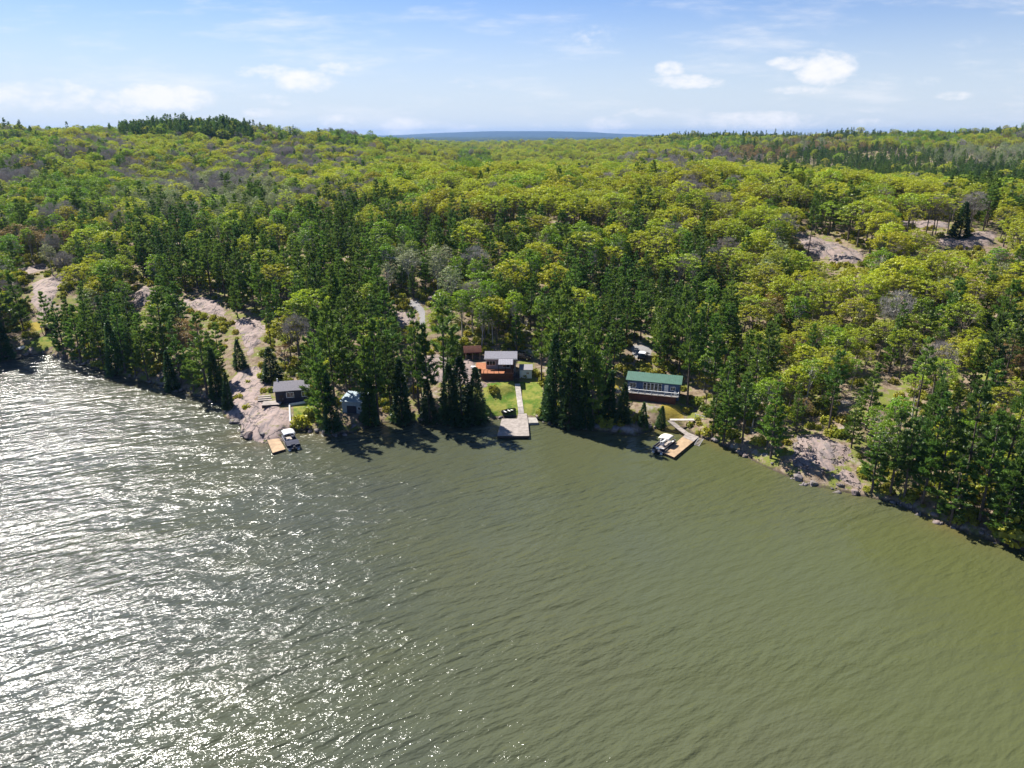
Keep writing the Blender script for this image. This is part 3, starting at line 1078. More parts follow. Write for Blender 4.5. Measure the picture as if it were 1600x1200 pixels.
KINDS = {}          # kind -> nominal height, crown radius, list of (trunk mesh, crown mesh)
KINDS['pine'] = (20.0, 3.2, [make_pine(11, .12, 1.0), make_pine(12, .30, .95), make_pine(13, .22, 1.15), make_pine(14, .45, .9), make_pine(15, .08, .85), make_pine(16, .3, 1.25)])
KINDS['fir'] = (14.0, 2.2, [make_spruce(21), make_spruce(22, .8), make_spruce(23, 1.15)])
KINDS['oak'] = (13.0, 4.4, [make_broad(31, M['oak'], M['oak_bark']), make_broad(32, M['oak'], M['oak_bark'], cr=4.7, c0=.46),
                            make_broad(33, M['oak'], M['oak_bark'], cr=3.7, c0=.36), make_broad(34, M['oak'], M['oak_bark'], cr=4.3, c0=.5, clumps=100, per=20), make_broad(35, M['oak'], M['oak_bark'], cr=4.9, c0=.56, clumps=115, per=26), make_broad(36, M['oak'], M['oak_bark'], cr=3.4, c0=.45, clumps=60, per=20)])
KINDS['aspen'] = (14.0, 2.8, [make_broad(41, M['aspen'], M['pale_bark'], 14, 2.7, .35, 75, 34, .16, .75, name='aspen'),
                              make_broad(42, M['aspen'], M['pale_bark'], 14, 3.1, .38, 80, 34, .16, .75, name='aspen')])
KINDS['birch'] = (13.0, 3.2, [make_broad(51, M['birch'], M['pale_bark'], 13, 3.2, .35, 75, 26, .14, .85, name='birch')])
KINDS['bud'] = (11.0, 3.2, [make_broad(61, M['bud'], M['oak_bark'], 11, 3.2, .35, 70, 26, .12, .8, name='maple')])
KINDS['bare'] = (13.0, 3.8, [make_broad(71, M['twig'], M['oak_bark'], 13, 3.8, .36, 85, 30, twiggy=1, name='bare'),
                             make_broad(72, M['twig'], M['oak_bark'], 13, 3.4, .40, 80, 30, twiggy=1, name='bare')])
KINDS['bush'] = (1.2, 1.1, [make_bush(81), make_bush(82)])
OBJ_NAME = {'pine': 'pine_tree', 'fir': 'fir_tree', 'oak': 'oak_tree', 'aspen': 'aspen_tree', 'birch': 'birch_tree', 'bud': 'maple_tree', 'bare': 'bare_tree', 'bush': 'bush'}
CAT = {'pine': 'pine tree', 'fir': 'fir tree', 'oak': 'oak tree', 'aspen': 'aspen tree', 'birch': 'birch tree', 'bud': 'maple tree', 'bare': 'bare tree', 'bush': 'bush'}
SRC = {}            # (kind, variant) -> the first tree built of it, source of the far woods


def plant(kind, var, x, y, z, h, rz, label, group=None, sx=1.0):
    h0, _, vs = KINDS[kind]
    var %= len(vs)
    s = h / h0
    o = empty(OBJ_NAME[kind], (x, y, z), rz, label, CAT[kind], group)
    o.scale = (s * sx, s * sx, s)
    o.rotation_euler = (math.sin(x * 12.9) * .035, math.sin(y * 7.7) * .035, rz)
    if kind == 'bush':
        link('stem', vs[var][0], o)
        link('foliage', vs[var][1], o)
    else:
        link('trunk', vs[var][0], o)
        link('crown', vs[var][1], o)
    SRC.setdefault((kind, var), o)
    return o


def stuff_forest(name, kind, pts):
    """pts: x y z scale rot var -> ONE object that instances the tree meshes on its points"""
    pts = np.array(pts, float)
    if not len(pts):
        return
    me = bpy.data.meshes.new(name)
    me.vertices.add(len(pts))
    me.vertices.foreach_set('co', pts[:, :3].astype(np.float32).ravel())
    a = me.attributes.new('size', 'FLOAT', 'POINT')
    a.data.foreach_set('value', pts[:, 3].astype(np.float32))
    a = me.attributes.new('turn', 'FLOAT', 'POINT')
    a.data.foreach_set('value', pts[:, 4].astype(np.float32))
    a = me.attributes.new('pick', 'INT', 'POINT')
    a.data.foreach_set('value', pts[:, 5].astype(np.int32))
    me.update()
    o = link(name, me)
    tag(o, kind='stuff')
    ng = bpy.data.node_groups.new(name, 'GeometryNodeTree')
    ng.interface.new_socket('Geometry', in_out='INPUT', socket_type='NodeSocketGeometry')
    ng.interface.new_socket('Geometry', in_out='OUTPUT', socket_type='NodeSocketGeometry')
    gi, go = ng.nodes.new('NodeGroupInput'), ng.nodes.new('NodeGroupOutput')
    iop = ng.nodes.new('GeometryNodeInstanceOnPoints')
    iop.inputs['Pick Instance'].default_value = True
    jn = ng.nodes.new('GeometryNodeJoinGeometry')
    for var in range(len(KINDS[kind][2])):
        src = SRC.get((kind, var))
        if src is None:
            continue
        j2 = ng.nodes.new('GeometryNodeJoinGeometry')
        for ch in src.children:
            oi = ng.nodes.new('GeometryNodeObjectInfo')
            oi.transform_space = 'ORIGINAL'
            oi.inputs['Object'].default_value = ch
            ng.links.new(oi.outputs['Geometry'], j2.inputs[0])
        gti = ng.nodes.new('GeometryNodeGeometryToInstance')
        ng.links.new(j2.outputs[0], gti.inputs[0])
        ng.links.new(gti.outputs[0], jn.inputs[0])

    def named(n, t):
        na = ng.nodes.new('GeometryNodeInputNamedAttribute')
        na.data_type = t
        na.inputs['Name'].default_value = n
        return na.outputs['Attribute']
    ng.links.new(gi.outputs[0], iop.inputs['Points'])
    ng.links.new(jn.outputs[0], iop.inputs['Instance'])
    ng.links.new(named('pick', 'INT'), iop.inputs['Instance Index'])
    cx = ng.nodes.new('ShaderNodeCombineXYZ')
    ng.links.new(named('turn', 'FLOAT'), cx.inputs[2])
    ng.links.new(cx.outputs[0], iop.inputs['Rotation'])
    ng.links.new(named('size', 'FLOAT'), iop.inputs['Scale'])
    ng.links.new(iop.outputs[0], go.inputs[0])
    md = o.modifiers.new('scatter', 'NODES')
    md.node_group = ng
    return o


# ------------------------------------------------------------------ trees along the shore that stand out one by one
# clump phrase -> list of (kind, u, v of the top, v of the foot, variant, breadth)
SHORE_TREES = {
    'beside the small clearing at the far left shore': [('pine', 14, 398, 548, 0, 1.2), ('pine', -22, 420, 548, 5, 1.1), ('pine', 38, 420, 520, 2, .9), ('fir', 6, 492, 562, 0, 1.2)],
    'right of the far left clearing': [('pine', 84, 452, 540, 1, .9), ('pine', 104, 466, 562, 4, 1.1), ('pine', 128, 474, 572, 0, 1.1), ('pine', 146, 468, 560, 1, .9),
        ('pine', 163, 478, 576, 4, 1.), ('fir', 182, 500, 584, 0, 1.), ('pine', 196, 478, 582, 0, 1.), ('pine', 212, 498, 588, 4, 1.)],
    'on the shore left of the granite point': [('pine', 232, 500, 596, 4, 1.1), ('pine', 258, 447, 572, 2, 1.25), ('fir', 270, 548, 610, 1, 1.), ('pine', 284, 500, 600, 0, .9), ('pine', 303, 530, 612, 4, 1.1),
        ('pine', 324, 486, 618, 0, 1.1), ('fir', 340, 545, 622, 1, 1.), ('pine', 344, 500, 590, 1, .9)],
    'on the granite point': [('fir', 358, 582, 640, 1, .8), ('fir', 375, 530, 574, 0, 1.05), ('fir', 425, 543, 592, 2, 1.35), ('pine', 424, 470, 545, 3, 1.), ('pine', 455, 476, 548, 3, .9)],
    'between the dark cottage and the blue shed': [('pine', 497, 478, 650, 0, .95), ('pine', 511, 520, 672, 4, .9), ('pine', 524, 466, 634, 2, .95), ('fir', 520, 585, 674, 0, .8), ('pine', 545, 500, 632, 1, .9)],
    'between the blue shed and the grassy lawn': [('pine', 574, 480, 655, 4, .8), ('pine', 592, 496, 660, 0, .95), ('pine', 612, 520, 652, 1, .8), ('fir', 578, 590, 662, 0, 1.), ('fir', 628, 560, 660, 1, 1.),
        ('pine', 655, 480, 645, 3, .9), ('pine', 672, 500, 655, 1, .8), ('pine', 694, 462, 648, 3, 1.05), ('fir', 672, 592, 660, 0, 1.), ('fir', 703, 570, 660, 0, 1.1), ('fir', 722, 560, 660, 2, 1.2), ('fir', 742, 574, 660, 0, 1.1)],
    'between the lawn and green-roofed cottage': [('fir', 858, 560, 652, 1, .8), ('fir', 868, 520, 656, 0, .75), ('pine', 868, 448, 622, 2, .9), ('fir', 888, 538, 664, 0, .8), ('pine', 905, 470, 656, 0, .95),
        ('pine', 925, 500, 666, 4, .9), ('pine', 884, 430, 600, 2, .95), ('pine', 943, 520, 642, 0, .85), ('fir', 915, 590, 668, 0, .9), ('pine', 958, 470, 585, 1, .9), ('pine', 846, 470, 600, 1, .8), ('fir', 950, 580, 655, 1, 1.),
        ('fir', 972, 598, 660, 0, .9)],
    'in front of the green-roofed cottage': [('fir', 1005, 628, 666, 0, .85), ('fir', 1032, 634, 668, 0, .95)],
    'on the bank right of the green-roofed cottage': [('pine', 1074, 466, 632, 1, .8), ('pine', 1060, 440, 585, 2, .85), ('pine', 1092, 480, 600, 0, .9), ('pine', 1130, 588, 694, 4, 1.), ('pine', 1112, 596, 684, 0, 1.1),
        ('pine', 1160, 580, 690, 1, 1.1), ('pine', 1178, 520, 640, 0, 1.), ('pine', 1204, 590, 716, 4, 1.1), ('pine', 1195, 500, 620, 2, .9)],
    'on the bank right of the bare rubble slope': [('pine', 1352, 565, 672, 0, 1.0), ('pine', 1330, 620, 700, 4, 1.), ('pine', 1362, 670, 768, 4, 1.2), ('pine', 1390, 640, 776, 0, 1.1), ('pine', 1412, 650, 782, 1, 1.1),
        ('pine', 1440, 610, 790, 0, .9), ('pine', 1462, 640, 795, 5, .9), ('pine', 1485, 715, 818, 0, 1.4), ('pine', 1502, 590, 790, 5, .9), ('pine', 1530, 640, 815, 0, 1.), ('pine', 1552, 600, 790, 2, .9),
        ('pine', 1584, 640, 835, 1, 1.0), ('pine', 1560, 730, 846, 4, 1.3), ('pine', 1612, 600, 840, 0, 1.1), ('pine', 1640, 640, 880, 5, 1.1)],
    'on the rocky hillside at the right': [('pine', 1325, 288, 376, 5, 1.5), ('pine', 1536, 288, 360, 3, 1.3), ('fir', 1498, 316, 374, 2, 1.3), ('pine', 1437, 402, 474, 2, 1.2), ('pine', 1262, 300, 400, 3, .8),
        ('pine', 1482, 292, 350, 5, 1.), ('pine', 1578, 302, 372, 5, 1.2), ('pine', 1382, 300, 348, 1, 1.)],
    'beside the long granite slope at the left': [('pine', 290, 385, 458, 0, 1.), ('pine', 310, 372, 455, 5, 1.), ('pine', 330, 360, 462, 0, 1.), ('pine', 262, 395, 450, 1, 1.), ('pine', 228, 345, 425, 2, 1.2),
        ('pine', 352, 380, 468, 1, 1.), ('pine', 374, 372, 478, 0, 1.), ('pine', 398, 390, 482, 2, 1.)],
}
ORD = ['leftmost', 'second', 'third', 'fourth', 'fifth', 'sixth', 'seventh', 'eighth', 'ninth', 'tenth', 'eleventh', 'twelfth', 'thirteenth', 'fourteenth', 'fifteenth']
NUM = ['no', 'one', 'two', 'three', 'four', 'five', 'six', 'seven', 'eight', 'nine', 'ten', 'eleven', 'twelve', 'thirteen', 'fourteen', 'fifteen']
LOOK = {'pine': 'tall dark green pine', 'fir': 'dense cone-shaped dark fir'}
rng = np.random.RandomState(99)
placed = []          # x, y, radius of every tree already standing
for place, lst in SHORE_TREES.items():
    for kd in ('pine', 'fir'):
        sub = sorted([t for t in lst if t[0] == kd], key=lambda t: t[1])
        n = len(sub)
        for i, (kind, u, vt, vb, var, br) in enumerate(sub):
            gx, gy, gz = ground(u, vb)
            d = ray(u, vt)
            top = CAM_Z + d[2] / d[1] * gy
            h = max(4.0, top - gz)
            if n == 1:
                lb = f'the only {kd} {place}, dark green'
            elif n == 2:
                lb = f'{"left" if i == 0 else "right"} one of the two dark {kd}s {place}'
            elif i == n - 1:
                lb = f'rightmost of {NUM[n]} {kd}s {place}'
            else:
                lb = f'{ORD[i]} from left of {NUM[n]} {kd}s {place}' if i else f'leftmost of {NUM[n]} {kd}s {place}'
            h0 = KINDS[kind][0]
            # breadth: crowns keep a believable width when a tree is scaled
            sx = br * (0.8 + 0.2 * h0 / h)
            plant(kind, var, gx, gy, gz - 0.1, h, rng.uniform(0, 6.28), lb, f'{kd}s {place}', sx)
            placed.append((gx, gy, KINDS[kind][1] * h / h0 * sx * 0.6))

# ------------------------------------------------------------------ the woods
ZONES = [  # u, v, half width, half height, kind, strength (where crowns of a kind prevail)
    (150, 530, 140, 45, 'pine', .85), (270, 540, 100, 55, 'pine', .85), (420, 425, 200, 52, 'pine', .95), (560, 400, 120, 50, 'pine', .75), (290, 395, 90, 45, 'pine', .6), (560, 540, 80, 90, 'pine', .9),
    (590, 440, 90, 60, 'pine', .75), (560, 340, 60, 30, 'pine', .45), (910, 490, 120, 80, 'pine', .93), (1070, 500, 70, 100, 'pine', .7), (720, 420, 90, 30, 'pine', .75), (690, 570, 60, 70, 'pine', .8),
    (1130, 610, 70, 60, 'pine', .45), (1450, 680, 130, 80, 'pine', .2), (1530, 530, 80, 70, 'pine', .25), (1380, 255, 260, 17, 'pine', .9), (1560, 300, 70, 25, 'pine', .7),
    (305, 186, 120, 13, 'pine', .98), (90, 197, 110, 8, 'pine', .7), (560, 228, 130, 12, 'pine', .35), (1100, 214, 240, 7, 'pine', .9), (1450, 212, 200, 7, 'pine', .8), (800, 370, 200, 28, 'pine', .48),
    (980, 370, 60, 30, 'pine', .45), (1260, 330, 60, 40, 'pine', .35), (30, 330, 60, 40, 'pine', .4), (120, 400, 100, 30, 'pine', .45), (640, 380, 60, 40, 'pine', .55), (820, 216, 120, 5, 'pine', .5),
    (1180, 470, 60, 70, 'pine', .15), (1450, 700, 130, 60, 'aspen', .25), (1180, 650, 60, 40, 'aspen', .3), (1010, 560, 120, 90, 'pine', .75),
    (915, 395, 45, 24, 'aspen', .8), (140, 308, 90, 22, 'aspen', .85), (740, 262, 26, 22, 'aspen', .8), (800, 470, 55, 45, 'aspen', .3), (560, 222, 55, 12, 'aspen', .7), (1120, 232, 70, 8, 'aspen', .7),
    (600, 385, 40, 25, 'aspen', .6), (470, 375, 50, 25, 'aspen', .4), (730, 480, 50, 40, 'aspen', .22), (20, 350, 40, 25, 'aspen', .5), (200, 480, 50, 50, 'aspen', .3), (1430, 225, 60, 10, 'aspen', .5), (1580, 480, 40, 30, 'aspen', .3),
    (330, 318, 120, 28, 'birch', .65), (1545, 250, 100, 15, 'birch', .85), (650, 430, 50, 30, 'birch', .4), (1250, 228, 60, 9, 'birch', .5),
    (150, 240, 60, 16, 'bare', .45), (330, 290, 80, 20, 'bare', .42), (440, 252, 100, 20, 'bare', .45), (15, 280, 45, 22, 'bare', .5), (490, 315, 45, 18, 'bare', .4), (540, 212, 70, 7, 'bare', .4),
    (1020, 260, 50, 12, 'bare', .4), (1120, 250, 60, 10, 'bare', .5), (225, 285, 60, 14, 'bare', .35), (1250, 240, 130, 13, 'pine', .8), (1450, 264, 160, 22, 'pine', .9), (1575, 292, 60, 20, 'pine', .8), (100, 260, 90, 25, 'pine', .35), (400, 330, 160, 30, 'pine', .3), (200, 350, 90, 30, 'pine', .35), (500, 260, 80, 20, 'pine', .2), (1060, 290, 40, 20, 'bare', .35), (90, 340, 40, 20, 'bare', .3), (1150, 420, 60, 30, 'bare', .2),
    (40, 380, 60, 20, 'bud', .5), (1180, 240, 60, 8, 'bud', .5), (960, 260, 60, 15, 'bud', .15), (1290, 226, 70, 8, 'bud', .4), (310, 530, 60, 40, 'bud', .2),
]
KEEP = [POLY_PX[k] for k in ('slope', 'slope_low', 'ledge_top', 'clear', 'ledge', 'ledge_far', 'scree', 'clear_top', 'point', 'knob', 'ramp')] + [
    [(422, 584), (484, 584), (484, 632), (500, 640), (490, 668), (422, 640)], [(532, 608), (572, 608), (572, 660), (532, 660)],
    [(724, 534), (850, 545), (868, 575), (852, 655), (756, 655), (748, 602), (724, 575)], [(974, 572), (1066, 576), (1070, 658), (1100, 690), (1040, 660), (974, 618)],
    [(630, 462), (668, 464), (668, 512), (630, 505)], [(992, 540), (1014, 540), (1014, 562), (992, 562)], [(434, 478), (447, 478), (447, 492), (434, 492)],
    [(42, 500), (80, 500), (92, 545), (42, 552)], [(665, 462), (684, 462), (684, 476), (665, 476)], [(1340, 590), (1410, 580), (1400, 612), (1350, 610)]]
HARD = ROCK_POLYS + LAWNS + TRACKS + GOLDS


def tree_h(kind, r):
    return {'pine': r.uniform(10.5, 18), 'fir': r.uniform(7, 13), 'oak': r.uniform(10.5, 15), 'aspen': r.uniform(11, 15.5), 'birch': r.uniform(10, 14),
            'bud': r.uniform(8, 12), 'bare': r.uniform(10.5, 14)}[kind]


def scatter(y0, y1, cell, tmax, rng):
    xs, ys = [], []
    n_y = int((y1 - y0) / cell)
    for j in range(n_y):
        y = y0 + (j + .5) * cell
        w = tmax * (y + cell) + 12
        n_x = int(2 * w / cell)
        x = -w + (np.arange(n_x) + .5) * cell + rng.uniform(-.48, .48, n_x) * cell
        xs.append(x)
        ys.append(y + rng.uniform(-.48, .48, n_x) * cell)
    return np.concatenate(xs), np.concatenate(ys)


rng = np.random.RandomState(2024)
far_pts = {k: [] for k in KINDS}
near_list = []
VAR_WORD = {'pine': ['full', 'high-crowned', 'broad', 'long-trunked', 'narrow', 'wide-spreading'], 'oak': ['round-topped', 'wide flat-topped', 'upright', 'thin-crowned', 'umbrella-shaped', 'sparse narrow'],
            'aspen': ['oval', 'rounded'], 'bare': ['spreading', 'upright'], 'fir': ['full', 'narrow', 'wide']}
PL = np.array(placed)
tops = {}            # skyline so far, by direction: hides woods that no one can see
ust = np.linspace(-1.0, 1.0, 201)
hor = np.full(201, -1.0)
for (y0, y1, cell, tmax, szf) in ((84, 250, 4.9, .95, 1.0), (250, 420, 5.6, 1.0, 1.0), (420, 700, 6.4, 1.0, 1.05), (700, 1500, 10.0, 1.0, 1.2), (1500, 2600, 22.0, 1.0, 1.6)):
    X, Y = scatter(y0, y1, cell, tmax, rng)
    sd = shore_dist(X, Y)
    ok = sd > 1.8
    for pl in HARD:
        if y0 < 420:
            ok &= ~(inside(X, Y, pl) | (polydist(X, Y, pl) < 0.9))
    X, Y = X[ok], Y[ok]
    Z = H(X, Y)
    o = np.argsort(Y)
    X, Y, Z = X[o], Y[o], Z[o]
    for x, y, z in zip(X, Y, Z):
        uu, vv = proj(x, y, z + 7)
        # kind of wood here
        wts = {'oak': .78, 'pine': .06, 'bare': .04, 'bud': .05, 'aspen': .04, 'birch': .03}
        if uu < 620:
            wts = {'oak': .62, 'pine': .15, 'bare': .08, 'bud': .05, 'aspen': .06, 'birch': .04}
        if uu < 470 and y > 230:
            wts = {'oak': .42, 'pine': .24, 'bare': .09, 'bud': .05, 'aspen': .13, 'birch': .07}
        if y < 190:
            wts = {'oak': .56, 'pine': .15, 'bare': .04, 'bud': .10, 'aspen': .13, 'birch': .02}
        for (zu, zv, ru, rv, kd, st) in ZONES:
            r2 = ((uu - zu) / ru) ** 2 + ((vv - zv) / rv) ** 2
            if r2 < 2.0:
                k = st * (1 if r2 < .6 else (2.0 - r2) / 1.4)
                for q in wts:
                    wts[q] *= (1 - k)
                wts[kd] = wts.get(kd, 0) + k
        ks = list(wts)
        p_ = np.array([wts[q] for q in ks])
        kind = ks[rng.choice(len(ks), p=p_ / p_.sum())]
        h = tree_h(kind, rng) * szf
        if kind in ('oak', 'aspen', 'bud', 'birch') and y < 175:
            h *= rng.uniform(.55, .85)
        if kind == 'pine' and rng.rand() < .3:
            h *= .75
        if y > 420 and kind == 'pine':
            h *= .85
        h0, cr, vs = KINDS[kind]
        s = h / h0
        cr *= s
        if y < 330:
            if len(PL) and (np.hypot(PL[:, 0] - x, PL[:, 1] - y) < PL[:, 2] + cr * .35).any():
                continue
            # leave the openings of the place open
            us_, vs_ = [], []
            for f in (0.15, .4, .65, .9, 1.0):
                w_ = cr * (1 - .6 * f) if kind in ('pine', 'fir') else cr * (1 if .3 < f < .95 else .2)
                for dx in (-w_, 0, w_):
                    a, b = proj(x + dx, y, z + h * f)
                    us_.append(a)
                    vs_.append(b)
            us_, vs_ = np.array(us_), np.array(vs_)
            if any(inside(us_, vs_, kp).any() for kp in KEEP):
                continue
        t = x / y
        sl_ = (z + h - CAM_Z) / y
        ti = int(round((t + 1) * 100))
        ti = min(200, max(0, ti))
        if y > 360 and sl_ < hor[max(0, ti - 3):ti + 4].min() - 0.012:
            continue
        hor[ti] = max(hor[ti], (z + h * .8 - CAM_Z) / y)
        var = rng.randint(len(vs))
        size = h / math.sqrt(x * x + y * y)
        near_list.append((size if (-30 < uu < 1630) else 0, kind, var, x, y, z, h, uu, vv))


for i in range(620):
    yc = rng.uniform(700, 860)
    tc2 = rng.uniform(-.52, -.345) if i < 560 else rng.uniform(-.75, -.2)
    xc = tc2 * yc
    zc2 = hz(xc, yc)
    far_pts['pine'].append((xc, yc, zc2 - .2, rng.uniform(15, 23) / 20, rng.uniform(0, 6.28), rng.randint(6)))


def region(u, v):
    """where in the place a tree stands, in words"""
    if v > 205 and v < 232 and u < 620:
        pos_ = 'on the crest of the far left hill'
    elif v < 236:
        pos_ = 'on the low skyline at the far right' if u > 1000 else 'on the skyline below the blue range'
    elif u < 260:
        pos_ = 'behind the far left clearing' if v > 420 else ('on the lower slope of the left hill' if v > 330 else 'high on the left hill')
    elif u < 440:
        pos_ = 'around the long granite slope' if v > 430 else ('above the long granite slope' if v > 330 else 'on the middle of the left hill')
    elif u < 640:
        pos_ = 'behind the dark cottage and blue shed' if v > 430 else ('in the woods above the dark cottage' if v > 330 else 'high above the dark cottage')
    elif u < 860:
        pos_ = 'just behind the middle cottage' if v > 430 else ('in the woods above the middle cottage' if v > 320 else 'on the ridge above the middle cottage')
    elif u < 1080:
        pos_ = 'just behind the green-roofed cottage' if v > 430 else ('in the woods above the green-roofed cottage' if v > 320 else 'on the ridge above the green-roofed cottage')
    elif u < 1250:
        pos_ = 'on the slope above the right-hand dock' if v > 480 else ('halfway up above the right-hand dock' if v > 340 else 'on the ridge left of the granite ledge')
    elif u < 1420:
        pos_ = 'on the open slope above the rubble bank' if v > 480 else ('below the hillside granite ledge' if v > 390 else 'around and behind the hillside granite ledge')
    else:
        pos_ = 'on the slope at the far right shore' if v > 480 else ('below the bare rocks near the right edge' if v > 380 else 'behind the bare rocks near the right edge')
    return pos_


LOOKS = {'pine': ('smaller dark green pine', 'tall dark green pine'), 'fir': ('dark fir', 'tall dark fir'), 'oak': ('small yellow-green oak', 'large yellow-green oak'),
         'aspen': ('smaller bright green aspen', 'larger bright green aspen'), 'birch': ('pale grey-green birch', 'tall pale grey-green birch'),
         'bud': ('orange-tinged budding maple', 'large orange-tinged budding maple'), 'bare': ('leafless grey tree', 'large leafless grey tree')}
near_list.sort(key=lambda q: -q[0])
LIM = {'pine': 195, 'fir': 60, 'oak': 290, 'aspen': 120, 'birch': 60, 'bud': 60, 'bare': 70}
cnt = {k: 0 for k in KINDS}
NXY = np.array([[q[3], q[4]] for q in near_list])
NK = [q[1] for q in near_list]
BY = {'pine': 'a pine', 'fir': 'a fir', 'oak': 'another oak', 'aspen': 'an aspen', 'birch': 'a birch', 'bud': 'a maple', 'bare': 'a bare tree'}
for (size, kind, var, x, y, z, h, uu, vv) in near_list:
    if cnt[kind] < LIM[kind] and size > 0:
        cnt[kind] += 1
        big_ = h > {'pine': 15.5, 'oak': 12, 'aspen': 12.5, 'birch': 12, 'bud': 9, 'bare': 12}.get(kind, 10)
        reg = region(uu, vv)
        vw = VAR_WORD.get(kind, ['', ''])[var]
        lk = LOOKS[kind][1 if big_ else 0]
        lk = (vw + ' ' + lk).strip()
        dn_ = (NXY[:, 0] - x) ** 2 + (NXY[:, 1] - y) ** 2
        nk = NK[int(np.argpartition(dn_, 1)[:2][dn_[np.argpartition(dn_, 1)[:2]].argmax()])]
        by = BY[nk] if nk != kind or kind == 'oak' else BY[nk].replace('an ', 'another ').replace('a ', 'another ')
        lb = f'{lk} {reg}, by {by}'
        if len(lb.split()) > 16:
            lb = lb.replace(', by', ' by').replace('dark green ', 'dark ').replace('bright green ', 'green ').replace('yellow-green oak', 'lime oak').replace('another', 'an').replace('around and behind', 'behind').replace('leafless grey', 'leafless').replace('wide flat-topped', 'flat-topped').replace('orange-tinged budding', 'orange-tinged')
        plant(kind, var, x, y, z - .15, h, rng.uniform(0, 6.28), lb, f'{lk}s {reg}, by {by}', rng.uniform(.9, 1.15))
    else:
        far_pts[kind].append((x, y, z - .15, h / KINDS[kind][0], rng.uniform(0, 6.28), var))
STUFF_NAME = {'pine': 'distant_pine_woods', 'oak': 'distant_oak_woods', 'aspen': 'distant_aspen_woods', 'birch': 'distant_birch_woods', 'bud': 'distant_maple_woods', 'bare': 'distant_leafless_woods'}
print('individual trees', cnt, 'stuff', {k: len(v) for k, v in far_pts.items()})
for kind, nm in STUFF_NAME.items():
    stuff_forest(nm, kind, far_pts[kind])

# shrubs: a few that stand alone, the undergrowth as one mass
def shrub(u, v, s, label, var=0, dark=False):
    g = ground(u, v)
    return plant('bush', var, g[0], g[1], g[2], 1.2 * s, u * .7, label)


shrub(771, 611, 1.5, 'small dark rounded shrub alone on the lawn left of the walkway')
shrub(850, 648, 2.0, 'ragged shrub on the shore right of the big square dock', 1)
shrub(470, 664, 2.4, 'bushy shrub on the bank beside the pontoon boat with white canopy', 1)
shrub(486, 650, 2.2, 'taller shrub at the right end of the small lawn by the dark cottage')
shrub(408, 590, 1.4, 'yellow-green shrub on the granite left of the dark cottage')
shrub(374, 625, 1.5, 'low yellow-green shrub in a hollow of the granite point', 1)
shrub(386, 640, 1.3, 'lowest yellow-green shrub in the seams of the granite point')
shrub(1592, 838, 4.5, 'big pale shrub overhanging the water at the right edge', 1)
shrub(104, 452, 2.6, 'reddish shrub at the edge of the pink rock clearing')
shrub(352, 510, 1.6, 'shrub between the upper and lower parts of the long granite slope', 1)
shrub(362, 506, 1.2, 'smaller shrub between the two parts of the long granite slope')
shrub(388, 600, 1.1, 'shrub in a joint near the top of the granite point', 1)
shrub(412, 612, 1.0, 'small shrub beside the timber steps on the granite point')
pts = []
X, Y = scatter(84, 330, 2.1, .9, rng)
sd = shore_dist(X, Y)
ok = (sd > .5)
for pl in HARD:
    ok &= ~(inside(X, Y, pl) | (polydist(X, Y, pl) < 0.4))
for (cx, cy, r, pz) in PADS:
    ok &= np.hypot(X - cx, Y - cy) > r + 1.5
dn = fbm(X, Y, 9.0, 3)
ok &= (rng.rand(len(X)) < .38 + 1.1 * dn)
X, Y = X[ok], Y[ok]
Z = H(X, Y)
for x, y, z in zip(X, Y, Z):
    pts.append((x, y, z - .05, rng.uniform(.5, 1.7), rng.uniform(0, 6.28), rng.randint(2)))
stuff_forest('undergrowth', 'bush', pts)


# ------------------------------------------------------------------ docks and walkways
def boards_between(parent, A, B, C_, D, z, th, mat, bw=0.16, gap=0.02, name='deck_boards', origin=(0, 0)):
    """boards laid from edge A-B to edge D-C (A to D is the way the boards follow one another)"""
    A, B, C_, D = [Vector((p[0] - origin[0], p[1] - origin[1], 0)) for p in (A, B, C_, D)]
    n = max(2, int(round(((A - D).length + (B - C_).length) / 2 / (bw + gap))))
    mb = MB()
    r = random.Random(n)
    for i in range(n):
        f0, f1 = i / n, (i + 1) / n - gap / (bw + gap) / n
        dz = r.uniform(-.008, .008)
        ex = r.uniform(-.03, .03)
        p = [A.lerp(D, f0), B.lerp(C_, f0), B.lerp(C_, f1), A.lerp(D, f1)]
        e = (p[1] - p[0]).normalized() * ex
        p = [p[0] - e, p[1] + e, p[2] + e, p[3] - e]
        vs = [(q.x, q.y, z - th + dz) for q in p] + [(q.x, q.y, z + dz) for q in p]
        mb.add(vs, [(3, 2, 1, 0), (4, 5, 6, 7), (0, 1, 5, 4), (1, 2, 6, 5), (2, 3, 7, 6), (3, 0, 4, 7)])
    return mb.build(name, mat, parent, 'stuff')


def dock(name, px, z, mat, label, cat='dock', zpx=None, legs=3, fascia='dark_wood', depth=0.45, bw=0.16):
    """px: the four corners in the photograph, near-left, near-right, far-right, far-left"""
    W = [at(u, v, z) for u, v in px]
    cx = sum(p[0] for p in W) / 4
    cy = sum(p[1] for p in W) / 4
    o = empty(name, (cx, cy, 0), 0, label, cat)
    boards_between(o, W[0], W[1], W[2], W[3], z, 0.05, mat, bw, origin=(cx, cy))
    L = [Vector((p[0] - cx, p[1] - cy, 0)) for p in W]
    for i in range(4):
        a, b = L[i] * .985, L[(i + 1) % 4] * .985
        MB().bar(a + Vector((0, 0, z - .055 - depth / 2)), b + Vector((0, 0, z - .055 - depth / 2)), 0.08, depth).build('frame_beam', M[fascia], o)
    for i in range(legs):
        for s_ in (0, 1):
            f = i / max(1, legs - 1)
            p = (L[0] if s_ == 0 else L[1]).lerp(L[3] if s_ == 0 else L[2], f) * .93
            MB().tube([(p.x, p.y, -1.2), (p.x, p.y, z - .06)], 0.09, 8).build('leg', M['dark_wood'], o)
    return o


